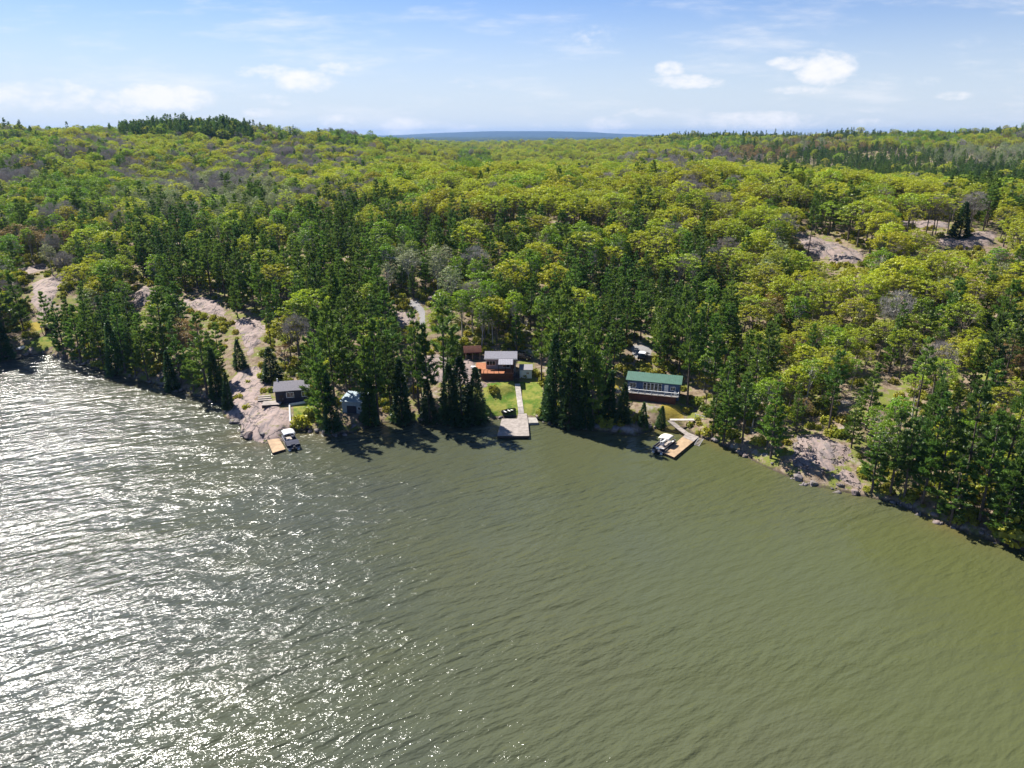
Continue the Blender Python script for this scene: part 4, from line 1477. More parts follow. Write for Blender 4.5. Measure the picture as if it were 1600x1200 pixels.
dock('square_dock', [(777, 681), (827, 681), (824.5, 654), (784, 654)], .75, M['dock'], 'big square dock of weathered grey boards at the foot of the lawn walkway', depth=.5)
d_ = dock('dock_landing', [(808, 654.2), (824.5, 654.2), (823, 646), (810, 646)], .78, M['dock'], 'small grey board landing joining the square dock to the lawn walkway', 'landing', legs=2)
dock('floating_dock', [(426, 707.5), (446, 701.5), (435.5, 684), (417.5, 687.5)], .45, M['new_wood'], 'short tan wooden dock beside the boat with white canopy', depth=.3, legs=2)
dock('long_dock', [(1037.5, 707.5), (1053.5, 714.5), (1083, 690), (1066.5, 682.5)], .6, M['new_wood'], 'long tan wooden dock beside the boat with tan canopy', depth=.4)
dock('dock_platform', [(1066.7, 682.3), (1083.3, 689.8), (1092, 682.5), (1075, 675.5)], .6, M['dock'], 'pale grey board platform at the shore end of the long tan dock', 'dock platform', depth=.35, legs=2)


def walkway(name, pts, w, mat, label, lift=.25, rail=False):
    """boards along ground points (pixels), raised a little on bearers"""
    P3 = []
    for q in pts:
        if len(q) == 3:
            xy = at(q[0], q[1], q[2])
            P3.append(Vector((xy[0], xy[1], q[2])))
        else:
            g = ground(*q)
            P3.append(Vector((g[0], g[1], g[2] + lift)))
    o = empty(name, P3[0], 0, label, 'walkway')
    org = P3[0]
    mb, r = MB(), random.Random(5)
    for a, b in zip(P3[:-1], P3[1:]):
        L = (b - a).length
        n = int(L / .17)
        d = (b - a) / L
        s = Vector((-d.y, d.x, 0)).normalized() * w / 2
        for i in range(n):
            p, q = a + d * (i * .17) - org, a + d * (i * .17 + .15) - org
            dz = Vector((0, 0, r.uniform(-.008, .008)))
            t = Vector((0, 0, .045))
            mb.add([p - s + dz - t, p + s + dz - t, q + s + dz - t, q - s + dz - t, p - s + dz, p + s + dz, q + s + dz, q - s + dz],
                   [(3, 2, 1, 0), (4, 5, 6, 7), (0, 1, 5, 4), (1, 2, 6, 5), (2, 3, 7, 6), (3, 0, 4, 7)])
        for k in (-1, 1):
            MB().bar(a - org + s * k * .8 - Vector((0, 0, .12)), b - org + s * k * .8 - Vector((0, 0, .12)), .06, .14).build('bearer', M['dark_wood'], o)
    mb.build('deck_boards', mat, o, 'stuff')
    return o


walkway('lawn_walkway', [(808.5, 601), (811, 621), (813.4, 638), (814.5, 646.5, .8)], 1.25, M['pale_boards'], 'straight pale board walkway running down the lawn to the square dock')
walkway('shore_walkway', [(1078, 681, .62), (1060, 668, 1.0), (1046, 656.5, 1.7)], 1.3, M['dock'], 'slanting grey board walkway from the long dock up to the golden lawn')
walkway('bank_walkway', [(1047, 655.5, 1.75), (1086, 655.5, 1.75)], 1.0, M['pale_boards'], 'level board walkway along the bank between golden lawn and white railing')

g = ground(1086, 654)
o = empty('white_railing', (g[0], g[1], 1.2), R(-40), 'short white railing at the right end of the bank walkway', 'railing')
for x in (0, 1.1, 2.2):
    MB().bar((x, 0, -.4), (x, 0, 1.5), .09).build('post', M['white'], o)
for z in (.75, 1.4):
    MB().bar((-.1, 0, z), (2.3, 0, z), .07, .09).build('rail', M['white'], o)

g = at(1092, 690, .5)
o = empty('boarding_ramp', (g[0], g[1], .1), R(-35), 'small grey metal boarding ramp beside the shore end of the long dock', 'ramp')
for s in (-.5, .5):
    MB().bar((s, -1.2, -.1), (s, 1.2, .7), .07, .1).build('side_rail', M['alu'], o)
for i in range(6):
    MB().bar((-.5, -1 + i * .4, -.02 + i * .13), (.5, -1 + i * .4, -.02 + i * .13), .22, .04).build('tread', M['dock'], o)

g = at(831, 657, .35)
sl_o = empty('concrete_slab', (g[0], g[1], .0), .1, 'flat pale slab on the shore right of the square dock', 'slab')
MB().prism([(-1, -1.9), (1.3, -1.6), (1.2, 1.5), (-1.1, 1.7)], 'z', -.4, .45).build('slab_body', M['concrete'], sl_o, bevel=.05)
MB().box(-1.0, 1.2, -1.75, -1.62, .46, .52).build('edge_board', M['dock'], sl_o)


# ------------------------------------------------------------------ buildings
def window(parent, x, z, w, h, y, face='front', muntins=1, mat='white'):
    """a window set in the wall plane y (front, facing -y) or x=y (side)"""
    def tf(px_, py_, pz_):
        return (px_, y + py_, pz_) if face == 'front' else (y - py_, px_, pz_)
    f = MB()
    t = .09
    for (a, b, c_, d) in ((x - w / 2 - t, x + w / 2 + t, z - t, z), (x - w / 2 - t, x + w / 2 + t, z + h, z + h + t),
                          (x - w / 2 - t, x - w / 2, z, z + h), (x + w / 2, x + w / 2 + t, z, z + h)):
        vs = [tf(px_, py_, pz_) for pz_ in (c_, d) for py_ in (-.07, .02) for px_ in (a, b)]
        f.add(vs, [(0, 2, 3, 1), (4, 5, 7, 6), (0, 1, 5, 4), (2, 6, 7, 3), (0, 4, 6, 2), (1, 3, 7, 5)])
    for i in range(1, muntins + 1):
        m_x = x - w / 2 + w * i / (muntins + 1)
        vs = [tf(px_, py_, pz_) for pz_ in (z, z + h) for py_ in (-.05, .01) for px_ in (m_x - .03, m_x + .03)]
        f.add(vs, [(0, 2, 3, 1), (4, 5, 7, 6), (0, 1, 5, 4), (2, 6, 7, 3), (0, 4, 6, 2), (1, 3, 7, 5)])
    fr = f.build('window', M[mat], parent)
    g_ = MB()
    vs = [tf(px_, py_, pz_) for pz_ in (z, z + h) for py_ in (-.02, .015) for px_ in (x - w / 2, x + w / 2)]
    g_.add(vs, [(0, 2, 3, 1), (4, 5, 7, 6), (0, 1, 5, 4), (2, 6, 7, 3), (0, 4, 6, 2), (1, 3, 7, 5)])
    g_.build('pane', M['glass'], fr)
    return fr


def siding(x0, x1, y0, y1, z0, z1, pitch=.2):
    """walls with lapped boards on all sides"""
    mb = MB()
    mb.box(x0, x1, y0, y1, z0, z1)
    z = z0 + .02
    while z + pitch < z1:
        for (a, b, c_, d) in ((x0 - .02, x1 + .02, y0 - .02, y0 - .001), (x0 - .02, x1 + .02, y1 + .001, y1 + .02), (x0 - .02, x0 - .001, y0, y1), (x1 + .001, x1 + .02, y0, y1)):
            mb.box(a, b, c_, d, z, z + pitch * .8)
        z += pitch
    return mb


def roof_mb(x0, x1, y0, y1, ze, zr, ridge=.5, th=.12, oh=.4):
    """gable roof, ridge along x"""
    yr = y0 + (y1 - y0) * ridge
    mb = MB()
    for (ya, za, yb, zb) in ((y0 - oh, ze - oh * (zr - ze) / (yr - y0), yr, zr), (y1 + oh, ze - oh * (zr - ze) / (y1 - yr), yr, zr)):
        mb.add([(x0 - oh, ya, za), (x1 + oh, ya, za), (x1 + oh, yb, zb), (x0 - oh, yb, zb), (x0 - oh, ya, za + th), (x1 + oh, ya, za + th), (x1 + oh, yb, zb + th), (x0 - oh, yb, zb + th)],
               [(3, 2, 1, 0), (4, 5, 6, 7), (0, 1, 5, 4), (1, 2, 6, 5), (2, 3, 7, 6), (3, 0, 4, 7)])
    return mb


def ribs(x0, x1, ya, za, yb, zb, step, th=.03, w=.04, up=.13):
    mb = MB()
    x = x0
    while x <= x1:
        mb.bar((x, ya, za + up), (x, yb, zb + up), w, th)
        x += step
    return mb


def courses(x0, x1, ya, za, yb, zb, n, up=.125):
    """overlapping shingle courses as thin steps"""
    mb = MB()
    for i in range(n):
        f = (i + .5) / n
        y, z = ya + (yb - ya) * f, za + (zb - za) * f
        s = abs(yb - ya) / n
        mb.bar((x0, y, z + up), (x1, y, z + up), .04 + s * .3, .03)
    return mb


def gable_fill(x, y0, y1, ze, zr, ridge, mb, th=.1):
    yr = y0 + (y1 - y0) * ridge
    mb.prism([(y0, ze), (y1, ze), (yr, zr)], 'x', x, x + th)


# middle cottage: grey, low shingled roof, porch roof, orange deck on dark red skirting
gx, gy, gz = G_MID
mid = empty('cottage', (gx, gy - 1.4, gz), R(-1), 'small grey cottage with an orange deck at the top of the lawn', 'cottage')
siding(-3.3, 3.9, 3.6, 8.4, 0.0, 4.5).build('wall', M['grey_siding'], mid)
rf = roof_mb(-3.3, 3.9, 3.6, 8.4, 4.55, 5.3, .62).build('roof', M['shingle'], mid)
courses(-3.7, 4.3, 3.2, 4.45, 6.57, 5.3, 12).build('shingle_course', M['shingle'], rf, 'stuff')
MB().box(-1.2, -.9, 6.9, 7.2, 5.2, 5.75).build('vent', M['dark_wood'], rf)
MB().box(-3.75, 4.35, 3.1, 3.18, 4.3, 4.5).build('fascia', M['white'], rf)
pr = MB().add([(-.2, .1, 3.95), (3.3, .1, 3.95), (3.3, 3.15, 4.42), (-.2, 3.15, 4.42), (-.2, .1, 4.05), (3.3, .1, 4.05), (3.3, 3.15, 4.52), (-.2, 3.15, 4.52)],
              [(3, 2, 1, 0), (4, 5, 6, 7), (0, 1, 5, 4), (1, 2, 6, 5), (2, 3, 7, 6), (3, 0, 4, 7)]).build('porch_roof', M['shingle'], mid)
ribs(-.1, 3.2, .1, 3.95, 3.15, 4.42, .4).build('rib', M['shingle'], pr, 'stuff')
for x in (-.1, 1.55, 3.2):
    MB().bar((x, .2, 1.9), (x, .2, 3.94), .12).build('porch_post', M['dark_wood'], mid)
window(mid, -2.1, 2.75, 2.0, 1.05, 3.58, muntins=2)
window(mid, 1.6, 2.3, 1.6, 1.4, 3.58, muntins=1)
dr = MB().box(2.75, 3.55, 3.5, 3.58, 1.92, 3.9).build('door', M['red_wood'], mid)
MB().box(2.85, 2.92, 3.44, 3.5, 2.9, 3.0).build('handle', M['alu'], dr)
dk = empty('deck', (0, 0, 0))
dk.parent = mid
o_ = (0, 0)
mbd = MB()
for i in range(20):
    mbd.box(-4.3, 3.4, -.05 + i * .18, .11 + i * .18, 1.82, 1.87 + .006 * (i % 3))
for i in range(27):
    mbd.box(-5.9, -3.36, 3.56 + i * .18, 3.72 + i * .18, 1.82, 1.87 + .006 * (i % 3))
mbd.build('deck_boards', M['red_deck'], dk, 'stuff')
sk = MB()
for i in range(38):
    sk.box(-4.3 + i * .2, -4.12 + i * .2, -.03, .03, -.6, 1.8)
for i in range(17):
    sk.box(-4.33, -4.27, 0 + i * .2, .18 + i * .2, -.6, 1.8)
    sk.box(3.37, 3.43, 0 + i * .2, .18 + i * .2, -.6, 1.8)
sk.build('skirt_boards', M['red_wood'], dk, 'stuff')
for (x, y) in ((-4.25, 0), (-2.7, 0), (-1.2, 0)):
    MB().bar((x, y, 1.87), (x, y, 2.75), .09).build('rail_post', M['red_deck'], dk)
MB().bar((-4.3, 0, 2.75), (-1.1, 0, 2.75), .1, .07).build('rail', M['red_deck'], dk)
MB().bar((-4.25, 0, 2.75), (-4.25, 3.4, 2.75), .1, .07).build('rail', M['red_deck'], dk)
st = MB()
for i in range(9):
    st.box(3.6, 4.7, -1.6 + i * .32, -1.3 + i * .32, .2 * i, .2 * i + .06)
st.build('stair_tread', M['dark_wood'], mid, 'stuff')
for s in (3.6, 4.7):
    MB().bar((s, -1.6, .0), (s, 1.4, 1.9), .05, .2).build('stringer', M['dark_wood'], mid)

# white garden shed
g = ground(821.5, 591)
sh_ = empty('garden_shed', (g[0], g[1], g[2] - .1), R(-2), 'small white garden shed right of the grey cottage', 'shed')
siding(-1.45, 1.45, 0, 2.4, 0.05, 2.25, .25).build('wall', M['pale_siding'], sh_)
window(sh_, .45, 1.15, .55, .5, -.02, muntins=1, mat='white')
rf = MB().add([(-1.65, -.25, 2.22), (1.65, -.25, 2.22), (1.65, 2.6, 2.75), (-1.65, 2.6, 2.75), (-1.65, -.25, 2.32), (1.65, -.25, 2.32), (1.65, 2.6, 2.85), (-1.65, 2.6, 2.85)],
              [(3, 2, 1, 0), (4, 5, 6, 7), (0, 1, 5, 4), (1, 2, 6, 5), (2, 3, 7, 6), (3, 0, 4, 7)]).build('roof', M['shingle_dark'], sh_)
MB().box(-1.05, -.35, -.07, -.02, .15, 1.95).build('door', M['white'], sh_)

# dark red wood shed up the rock on the left of the middle cottage
g = ground(739, 562)
ws = empty('wood_shed', (g[0], g[1], g[2] - .2), R(8), 'dark red open-fronted wood shed on the rock behind the orange deck', 'shed')
for x in (-1.8, -.1, 1.8):
    for y in (0, 3.4):
        MB().bar((x, y, -.5), (x, y, 2.3), .15).build('post', M['new_wood' if y == 0 else 'red_wood'], ws)
MB().box(-1.9, 1.9, 3.4, 3.46, 0, 2.3).build('back_wall', M['red_wood'], ws)
MB().box(-1.95, -1.88, 1.2, 3.4, 0, 2.3).build('side_wall', M['red_wood'], ws)
rf = roof_mb(-1.9, 1.9, 0, 3.4, 2.3, 3.3, .5).build('roof', M['red_wood'], ws)
courses(-2.3, 2.3, -.4, 2.1, 1.7, 3.3, 8).build('roof_batten', M['red_wood'], rf, 'stuff')
wp = MB()
rr = random.Random(4)
for i in range(9):
    for j in range(5):
        wp.tube([(-1.6 + i * .36, .6, .12 + j * .24), (-1.6 + i * .36, 1.1, .12 + j * .24)], .11, 5)
wp.build('firewood_stack', M['oak_bark'], empty('firewood', ws.location, R(8), 'firewood piled inside the dark red wood shed', 'firewood'), 'stuff')

# green-roofed blue cottage
gx, gy, gz = G_RIGHT
YAW = R(-17)
rc = empty('cottage', (gx - 3.9 * math.sin(-YAW), gy - 3.9 * math.cos(YAW), gz), YAW, 'long blue cottage with a green metal roof and white deck railing', 'cottage')
LX = 5.8
siding(-LX, LX, 1.8, 7.2, 0.2, 4.3).build('wall', M['blue_siding'], rc)
rf = roof_mb(-LX, LX, 1.8, 7.2, 4.3, 5.25, .5, oh=.45).build('roof', M['green_metal'], rc)
ribs(-LX - .4, LX + .4, 1.35, 4.14, 4.5, 5.25, .42).build('rib', M['green_metal'], rf, 'stuff')
gm = MB()
gable_fill(-LX, 1.8, 7.2, 4.3, 5.22, .5, gm)
gable_fill(LX - .1, 1.8, 7.2, 4.3, 5.22, .5, gm)
gm.build('gable', M['blue_siding'], rc)
for x in (-4.6,):
    window(rc, x, 2.5, 1.3, 1.0, 1.78)
for k in range(5):
    window(rc, -1.9 + k * .85, 2.05, .62, 1.75, 1.78, muntins=0)
window(rc, 4.4, 2.6, .9, .8, 1.78)
dr = MB().box(2.5, 3.35, 1.7, 1.78, 1.75, 3.75).build('door', M['white'], rc)
MB().box(2.58, 2.64, 1.64, 1.7, 2.7, 2.8).build('handle', M['alu'], dr)
dk = empty('deck', (0, 0, 0))
dk.parent = rc
mbd = MB()
for i in range(9):
    mbd.box(-LX - .3, LX, .0 + i * .195, .18 + i * .195, 1.6, 1.66 + .006 * (i % 3))
mbd.build('deck_boards', M['dock'], dk, 'stuff')
sk = MB()
for i in range(57):
    sk.box(-LX - .3 + i * .2, -LX - .12 + i * .2, -.02, .04, -.8, 1.58)
sk.build('skirt_boards', M['red_wood'], dk, 'stuff')
for k in range(9):
    MB().bar((-LX - .2 + k * (2 * LX + .1) / 8, 0.02, 1.55), (-LX - .2 + k * (2 * LX + .1) / 8, 0.02, 2.65), .13).build('rail_post', M['white'], dk)
for z in (1.85, 2.62):
    MB().bar((-LX - .3, 0, z), (LX, 0, z), .16, .11).build('rail', M['white'], dk)
    for s in (-LX - .25, LX - .05):
        MB().bar((s, 0, z), (s, 1.75, z), .12, .1).build('rail', M['white'], dk)
bl = MB()
for k in range(77):
    bl.bar((-LX - .2 + k * .15, .02, 1.85), (-LX - .2 + k * .15, .02, 2.6), .03)
bl.build('baluster', M['white'], dk, 'stuff')


def chair(parent_loc, rz, label):
    o = empty('deck_chair', parent_loc, rz, label, 'chair')
    MB().box(-.28, .28, -.28, .28, .36, .42).build('seat', M['white'], o)
    MB().add([(-.28, .25, .4), (.28, .25, .4), (.28, .32, .4), (-.28, .32, .4), (-.26, .42, 1.0), (.26, .42, 1.0), (.26, .49, 1.0), (-.26, .49, 1.0)],
             [(3, 2, 1, 0), (4, 5, 6, 7), (0, 1, 5, 4), (1, 2, 6, 5), (2, 3, 7, 6), (3, 0, 4, 7)]).build('backrest', M['white'], o)
    for x in (-.25, .25):
        for y in (-.24, .24):
            MB().bar((x, y, 0), (x, y, .37), .05).build('leg', M['white'], o)
        MB().box(x - .04, x + .04, -.3, .3, .6, .64).build('armrest', M['white'], o)


def on(par, p):
    return Matrix.LocRotScale(par.location, par.rotation_euler, par.scale) @ Vector(p)


chair(on(rc, (-5.4, .9, 1.68)), YAW - .3, 'white chair at the left end of the green-roofed cottage deck')
chair(on(rc, (5.1, .8, 1.68)), YAW + .4, 'white chair at the right end of the green-roofed cottage deck')
sg = empty('outdoor_stairs', on(rc, (-7.3, .6, .2)), YAW + R(70), 'wooden stairs with pale handrails at the left end of the blue cottage', 'stairs')
for i in range(6):
    MB().box(-.6, .6, -1.2 + i * .3, -.92 + i * .3, .05 + i * .24, .1 + i * .24).build('tread', M['dock'], sg)
for s in (-.62, .62):
    MB().bar((s, -1.3, .0), (s, .7, 1.45), .06, .18).build('stringer', M['dock'], sg)
    MB().bar((s, -1.3, .9), (s, .7, 2.35), .07).build('handrail', M['white'], sg)
    MB().bar((s, -1.2, 0), (s, -1.2, .95), .07).build('rail_post', M['white'], sg)
    MB().bar((s, .6, 1.3), (s, .6, 2.3), .07).build('rail_post', M['white'], sg)

# dark cottage on the left
gx, gy, gz = G_LEFT
YL = R(13)
lc = empty('cottage', (gx, gy - .6, gz), YL, 'dark-walled cottage with a plain grey roof behind the granite point', 'cottage')
siding(-3.5, 3.7, 0, 5.4, -.6, 3.1).build('wall', M['dark_siding'], lc)
rf = roof_mb(-3.5, 3.7, 0, 5.4, 3.1, 4.15, .62).build('roof', M['shingle_dark'], lc)
courses(-3.9, 4.1, -.4, 2.98, 3.35, 4.15, 13).build('shingle_course', M['shingle_dark'], rf, 'stuff')
MB().tube([(-3.1, 3.6, 3.9), (-3.1, 3.6, 4.9)], .14, 8).build('chimney', M['white'], rf)
gm = MB()
gable_fill(-3.5, 0, 5.4, 3.1, 4.12, .62, gm)
gable_fill(3.6, 0, 5.4, 3.1, 4.12, .62, gm)
gm.build('gable', M['dark_siding'], lc)
window(lc, -.3, 1.4, 1.5, 1.1, -.02, muntins=1)
window(lc, 2.8, 1.4, 1.0, 1.1, -.02, muntins=1)
dr = MB().box(-2.7, -1.8, -.08, -.02, .1, 2.1).build('door', M['dark_wood'], lc)
MB().box(-1.98, -1.92, -.14, -.08, 1.1, 1.2).build('handle', M['alu'], dr)

g = ground(424, 634)
pd = empty('low_deck', (g[0], g[1], g[2] + .1), R(10), 'low grey board deck on the granite in front of the dark cottage', 'deck')
mbd = MB()
for i in range(15):
    mbd.box(-1.9, 2.2, -.9 + i * .18, -.74 + i * .18, .42, .47)
mbd.build('deck_boards', M['dock'], pd, 'stuff')
MB().box(-1.9, 2.2, -.96, -.91, -.3, .45).build('fascia', M['dark_wood'], pd)
g = ground(414, 627)
ps = empty('timber_steps', (g[0], g[1], g[2]), R(14), 'weathered timber steps beside the low grey deck', 'steps')
for i in range(3):
    MB().box(-1.6, 1.6 - i * .2, i * .75, .65 + i * .75, .1 + i * .22, .28 + i * .22).build('step', M['dock'], ps)

cb = empty('garden_curb', ground(453, 648), 0, 'low white L-shaped curb round the small lawn by the dark cottage', 'curb')
pa, pb, pc = [Vector(ground(*q)) - cb.location for q in ((453.5, 661), (452.5, 634), (482, 629))]
MB().bar(pa + Vector((0, 0, .25)), pb + Vector((0, 0, .25)), .25, .5).build('side', M['white'], cb)
MB().bar(pb + Vector((0, 0, .25)), pc + Vector((0, 0, .25)), .25, .5).build('side', M['white'], cb)

# blue-roofed boathouse
gx, gy, gz = G_BLUE
bh = empty('boathouse', (gx, gy - 1.3, gz - .4), R(-10), 'small pale blue boathouse half hidden between shore pines', 'boathouse')
siding(-2.2, 2.3, 0, 4.2, -.3, 3.1, .25).build('wall', M['blue_metal'], bh)
rf = MB().add([(-2.6, -.4, 3.05), (2.7, -.4, 3.05), (2.7, 4.6, 3.75), (-2.6, 4.6, 3.75), (-2.6, -.4, 3.17), (2.7, -.4, 3.17), (2.7, 4.6, 3.87), (-2.6, 4.6, 3.87)],
              [(3, 2, 1, 0), (4, 5, 6, 7), (0, 1, 5, 4), (1, 2, 6, 5), (2, 3, 7, 6), (3, 0, 4, 7)]).build('roof', M['blue_metal'], bh)
ribs(-2.5, 2.6, -.4, 3.05, 4.6, 3.75, .45).build('rib', M['blue_metal'], rf, 'stuff')
MB().box(-1.1, 1.1, -.08, -.02, -.1, 2.1).build('door', M['dark_siding'], bh)
window(bh, 1.75, 1.3, .5, .6, -.02, muntins=0)

# little dark shelter at the far left clearing
g = ground(73, 521)
hu = empty('shelter', (g[0], g[1], g[2]), R(10), 'tiny dark timber shelter in the far left clearing', 'shelter')
for x in (-1.1, 1.1):
    for y in (0, 1.8):
        MB().bar((x, y, -.3), (x, y, 2.0), .14).build('post', M['dark_wood'], hu)
MB().box(-1.1, 1.1, 1.8, 1.86, .0, 2.0).build('back_wall', M['dark_wood'], hu)
roof_mb(-1.2, 1.2, 0, 1.8, 2.0, 2.5, .5, oh=.25).build('roof', M['dark_wood'], hu)
MB().box(-.9, .9, .9, 1.3, .4, .48).build('bench', M['new_wood'], hu)
g = ground(30, 556)
dock('small_jetty', [(24, 560), (33, 558), (33, 552), (25, 553)], .5, M['new_wood'], 'tiny brown jetty at the far left shore', 'jetty', legs=2)


# ------------------------------------------------------------------ boats
def hull_loft(L, W, Hh, n=11, m=7, top=True, bow=2.2):
    """open rowing-boat hull, bow towards +x"""
    vs, fs = [], []
    for i in range(n):
        f = i / (n - 1)
        x = -L / 2 + L * f
        w = W / 2 * (1 - max(0, (f - .35) / .65) ** bow) * (.88 + .12 * min(1, f * 5)) + .01
        sh_ = .12 * f * f
        for j in range(m):
            a = math.pi * j / (m - 1)
            vs.append((x, -w * math.cos(a) * (1 if 0 < j < m - 1 else 1.04), Hh * (1 - math.sin(a) ** .7) + sh_))
    for i in range(n - 1):
        for j in range(m - 1):
            fs.append((i * m + j, (i + 1) * m + j, (i + 1) * m + j + 1, i * m + j + 1))
    fs.append(tuple(range(m)))
    return vs, fs


def row_boat(u0, v0, u1, v1, label, mat, flip=False, W=1.5, z=None, cat='rowing boat'):
    a, b = (Vector(ground(u0, v0)), Vector(ground(u1, v1)))
    c = (a + b) / 2
    L = max(3.0, (b - a).length)
    ang = math.atan2(b.y - a.y, b.x - a.x)
    zz = max(c.z, 0.0) if z is None else z
    o = empty('rowing_boat', (c.x, c.y, zz), ang, label, cat)
    vs, fs = hull_loft(L, W, .55)
    hb = MB().add(vs, fs).build('hull', M[mat], o)
    sd_ = hb.modifiers.new('thick', 'SOLIDIFY')
    sd_.thickness = .05
    if flip:
        o.rotation_euler = (math.pi, 0, ang)
        o.location.z = zz + .68
        MB().bar((-L * .48, 0, -.03), (L * .4, 0, -.03), .06, .08).build('keel', M[mat], o)
    else:
        for x in (-L * .3, 0, L * .22):
            w = W / 2 * .85
            MB().box(x - .14, x + .14, -w, w, .36, .41).build('bench', M['white'], o)
        MB().box(-L * .5 - .12, -L * .5 + .12, -.15, .15, .1, .85).build('motor', M['black'], o)
    return o


row_boat(786, 650, 805, 638.5, 'dark rowing boat with white seats pulled up left of the square dock', 'black', W=1.6)
row_boat(738, 575, 753, 577, 'white upturned rowing boat on the rock left of the orange deck', 'white', flip=True, W=1.3)
row_boat(30, 548, 37, 542, 'white upturned rowing boat at the far left shore ramp', 'white', flip=True, W=1.2)


def pontoon_boat(c, ang, label, canopy, cover, canopy_x=(-.6, 2.4), cov=True):
    L, W = 6.8, 2.5
    o = empty('pontoon_boat', (c[0], c[1], 0), ang, label, 'pontoon boat')
    for s in (-.85, .85):
        MB().tube([(-L / 2, s, .1), (-L / 2 + .3, s, .12), (L / 2 - .9, s, .12), (L / 2 - .2, s, .25), (L / 2 + .15, s, .42)], [.26, .33, .33, .24, .05], 10).build('pontoon', M['alu'], o, smooth_=True)
    MB().box(-L / 2, L / 2 - .3, -W / 2, W / 2, .46, .56).build('deck', M['dock'], o)
    x0, x1 = -L / 2 + .5, L / 2 - .5
    for (a, b) in (((x0, -W / 2 + .05), (x1, -W / 2 + .05)), ((x0, W / 2 - .05), (x1, W / 2 - .05)), ((x1, -W / 2 + .05), (x1, -.45)), ((x1, .45), (x1, W / 2 - .05)), ((x0, -W / 2 + .05), (x0, -.3)), ((x0, .5), (x0, W / 2 - .05))):
        pn = MB().bar((a[0], a[1], .86), (b[0], b[1], .86), .03, .5).build('side_panel', M[cover], o)
        MB().bar((a[0], a[1], 1.17), (b[0], b[1], 1.17), .05).build('rail', M['alu'], pn)
    for (a, b, c_, d) in ((x0 + .15, x0 + .75, -1.1, .9), (x1 - 1.9, x1 - .2, -1.12, -.6), (x1 - 1.9, x1 - .2, .6, 1.12)):
        st_ = MB().box(a, b, c_, d, .57, .95).build('seat', M['white' if not cov else cover], o, bevel=.04)
    if cov:
        MB().prism([(x0 + .05, .6), (x0 + .05, 1.2), (x0 + 1.0, 1.45), (x0 + 2.4, 1.28), (x0 + 2.5, .6)], 'y', -W / 2 - .02, W / 2 + .02).build('boat_cover', M[cover], o, bevel=.05)
    cs = MB().prism([(-.2, .57), (.35, .57), (.3, 1.25), (.0, 1.35), (-.2, 1.2)], 'y', .1, .9).build('console', M['white'], o)
    MB().tube([(-.25, .5, 1.2), (-.32, .5, 1.25)], [.18, .18], 10).build('steering_wheel', M['black'], cs)
    ax, bx = canopy_x
    arc = [(x, 2.35 + .16 * math.sin(math.pi * (x - ax) / (bx - ax))) for x in np.linspace(ax, bx, 7)]
    mb = MB()
    vs, fs = [], []
    for (x, z) in arc:
        for j, y in enumerate(np.linspace(-1.2, 1.2, 7)):
            vs.append((x, y, z - .22 * (y / 1.2) ** 4 + .05))
    for i in range(6):
        for j in range(6):
            fs.append((i * 7 + j, (i + 1) * 7 + j, (i + 1) * 7 + j + 1, i * 7 + j + 1))
    cn = mb.add(vs, fs).build('bimini_canopy', M[canopy], o, smooth_=True)
    cn.modifiers.new('thick', 'SOLIDIFY').thickness = .04
    mx = (ax + bx) / 2
    for s in (-1.18, 1.18):
        for xx in (ax + .1, mx, bx - .1):
            MB().bar((mx - .1, s, 1.17), (xx, s, 2.22 + (.1 if xx == mx else 0)), .04).build('canopy_strut', M['alu'], o)
    mt = MB().prism([(-L / 2 - .45, .3), (-L / 2 - .05, .3), (-L / 2, 1.0), (-L / 2 - .1, 1.2), (-L / 2 - .5, 1.15), (-L / 2 - .55, .8)], 'y', -.2, .2).build('outboard_motor', M['black'], o, bevel=.05)
    MB().bar((-L / 2 - .3, 0, -.5), (-L / 2 - .3, 0, .35), .12, .2).build('motor_leg', M['black'], mt)
    return o


def heading(u0, v0, u1, v1, z=.5):
    a, b = at(u0, v0, z), at(u1, v1, z)
    return ((a[0] + b[0]) / 2, (a[1] + b[1]) / 2), math.atan2(b[1] - a[1], b[0] - a[0])


c_, an_ = heading(460, 701, 449, 682)
pontoon_boat(c_, an_, 'pontoon boat with white canopy and dark cover tied beside the short tan dock', 'white', 'navy_canvas', (.2, 3.0))
c_, an_ = heading(1026, 706, 1049, 688)
pontoon_boat(c_, an_, 'pontoon boat with tan canopy moored beside the long tan dock', 'tan_canvas', 'navy_canvas', (-.6, 2.1), cov=False)


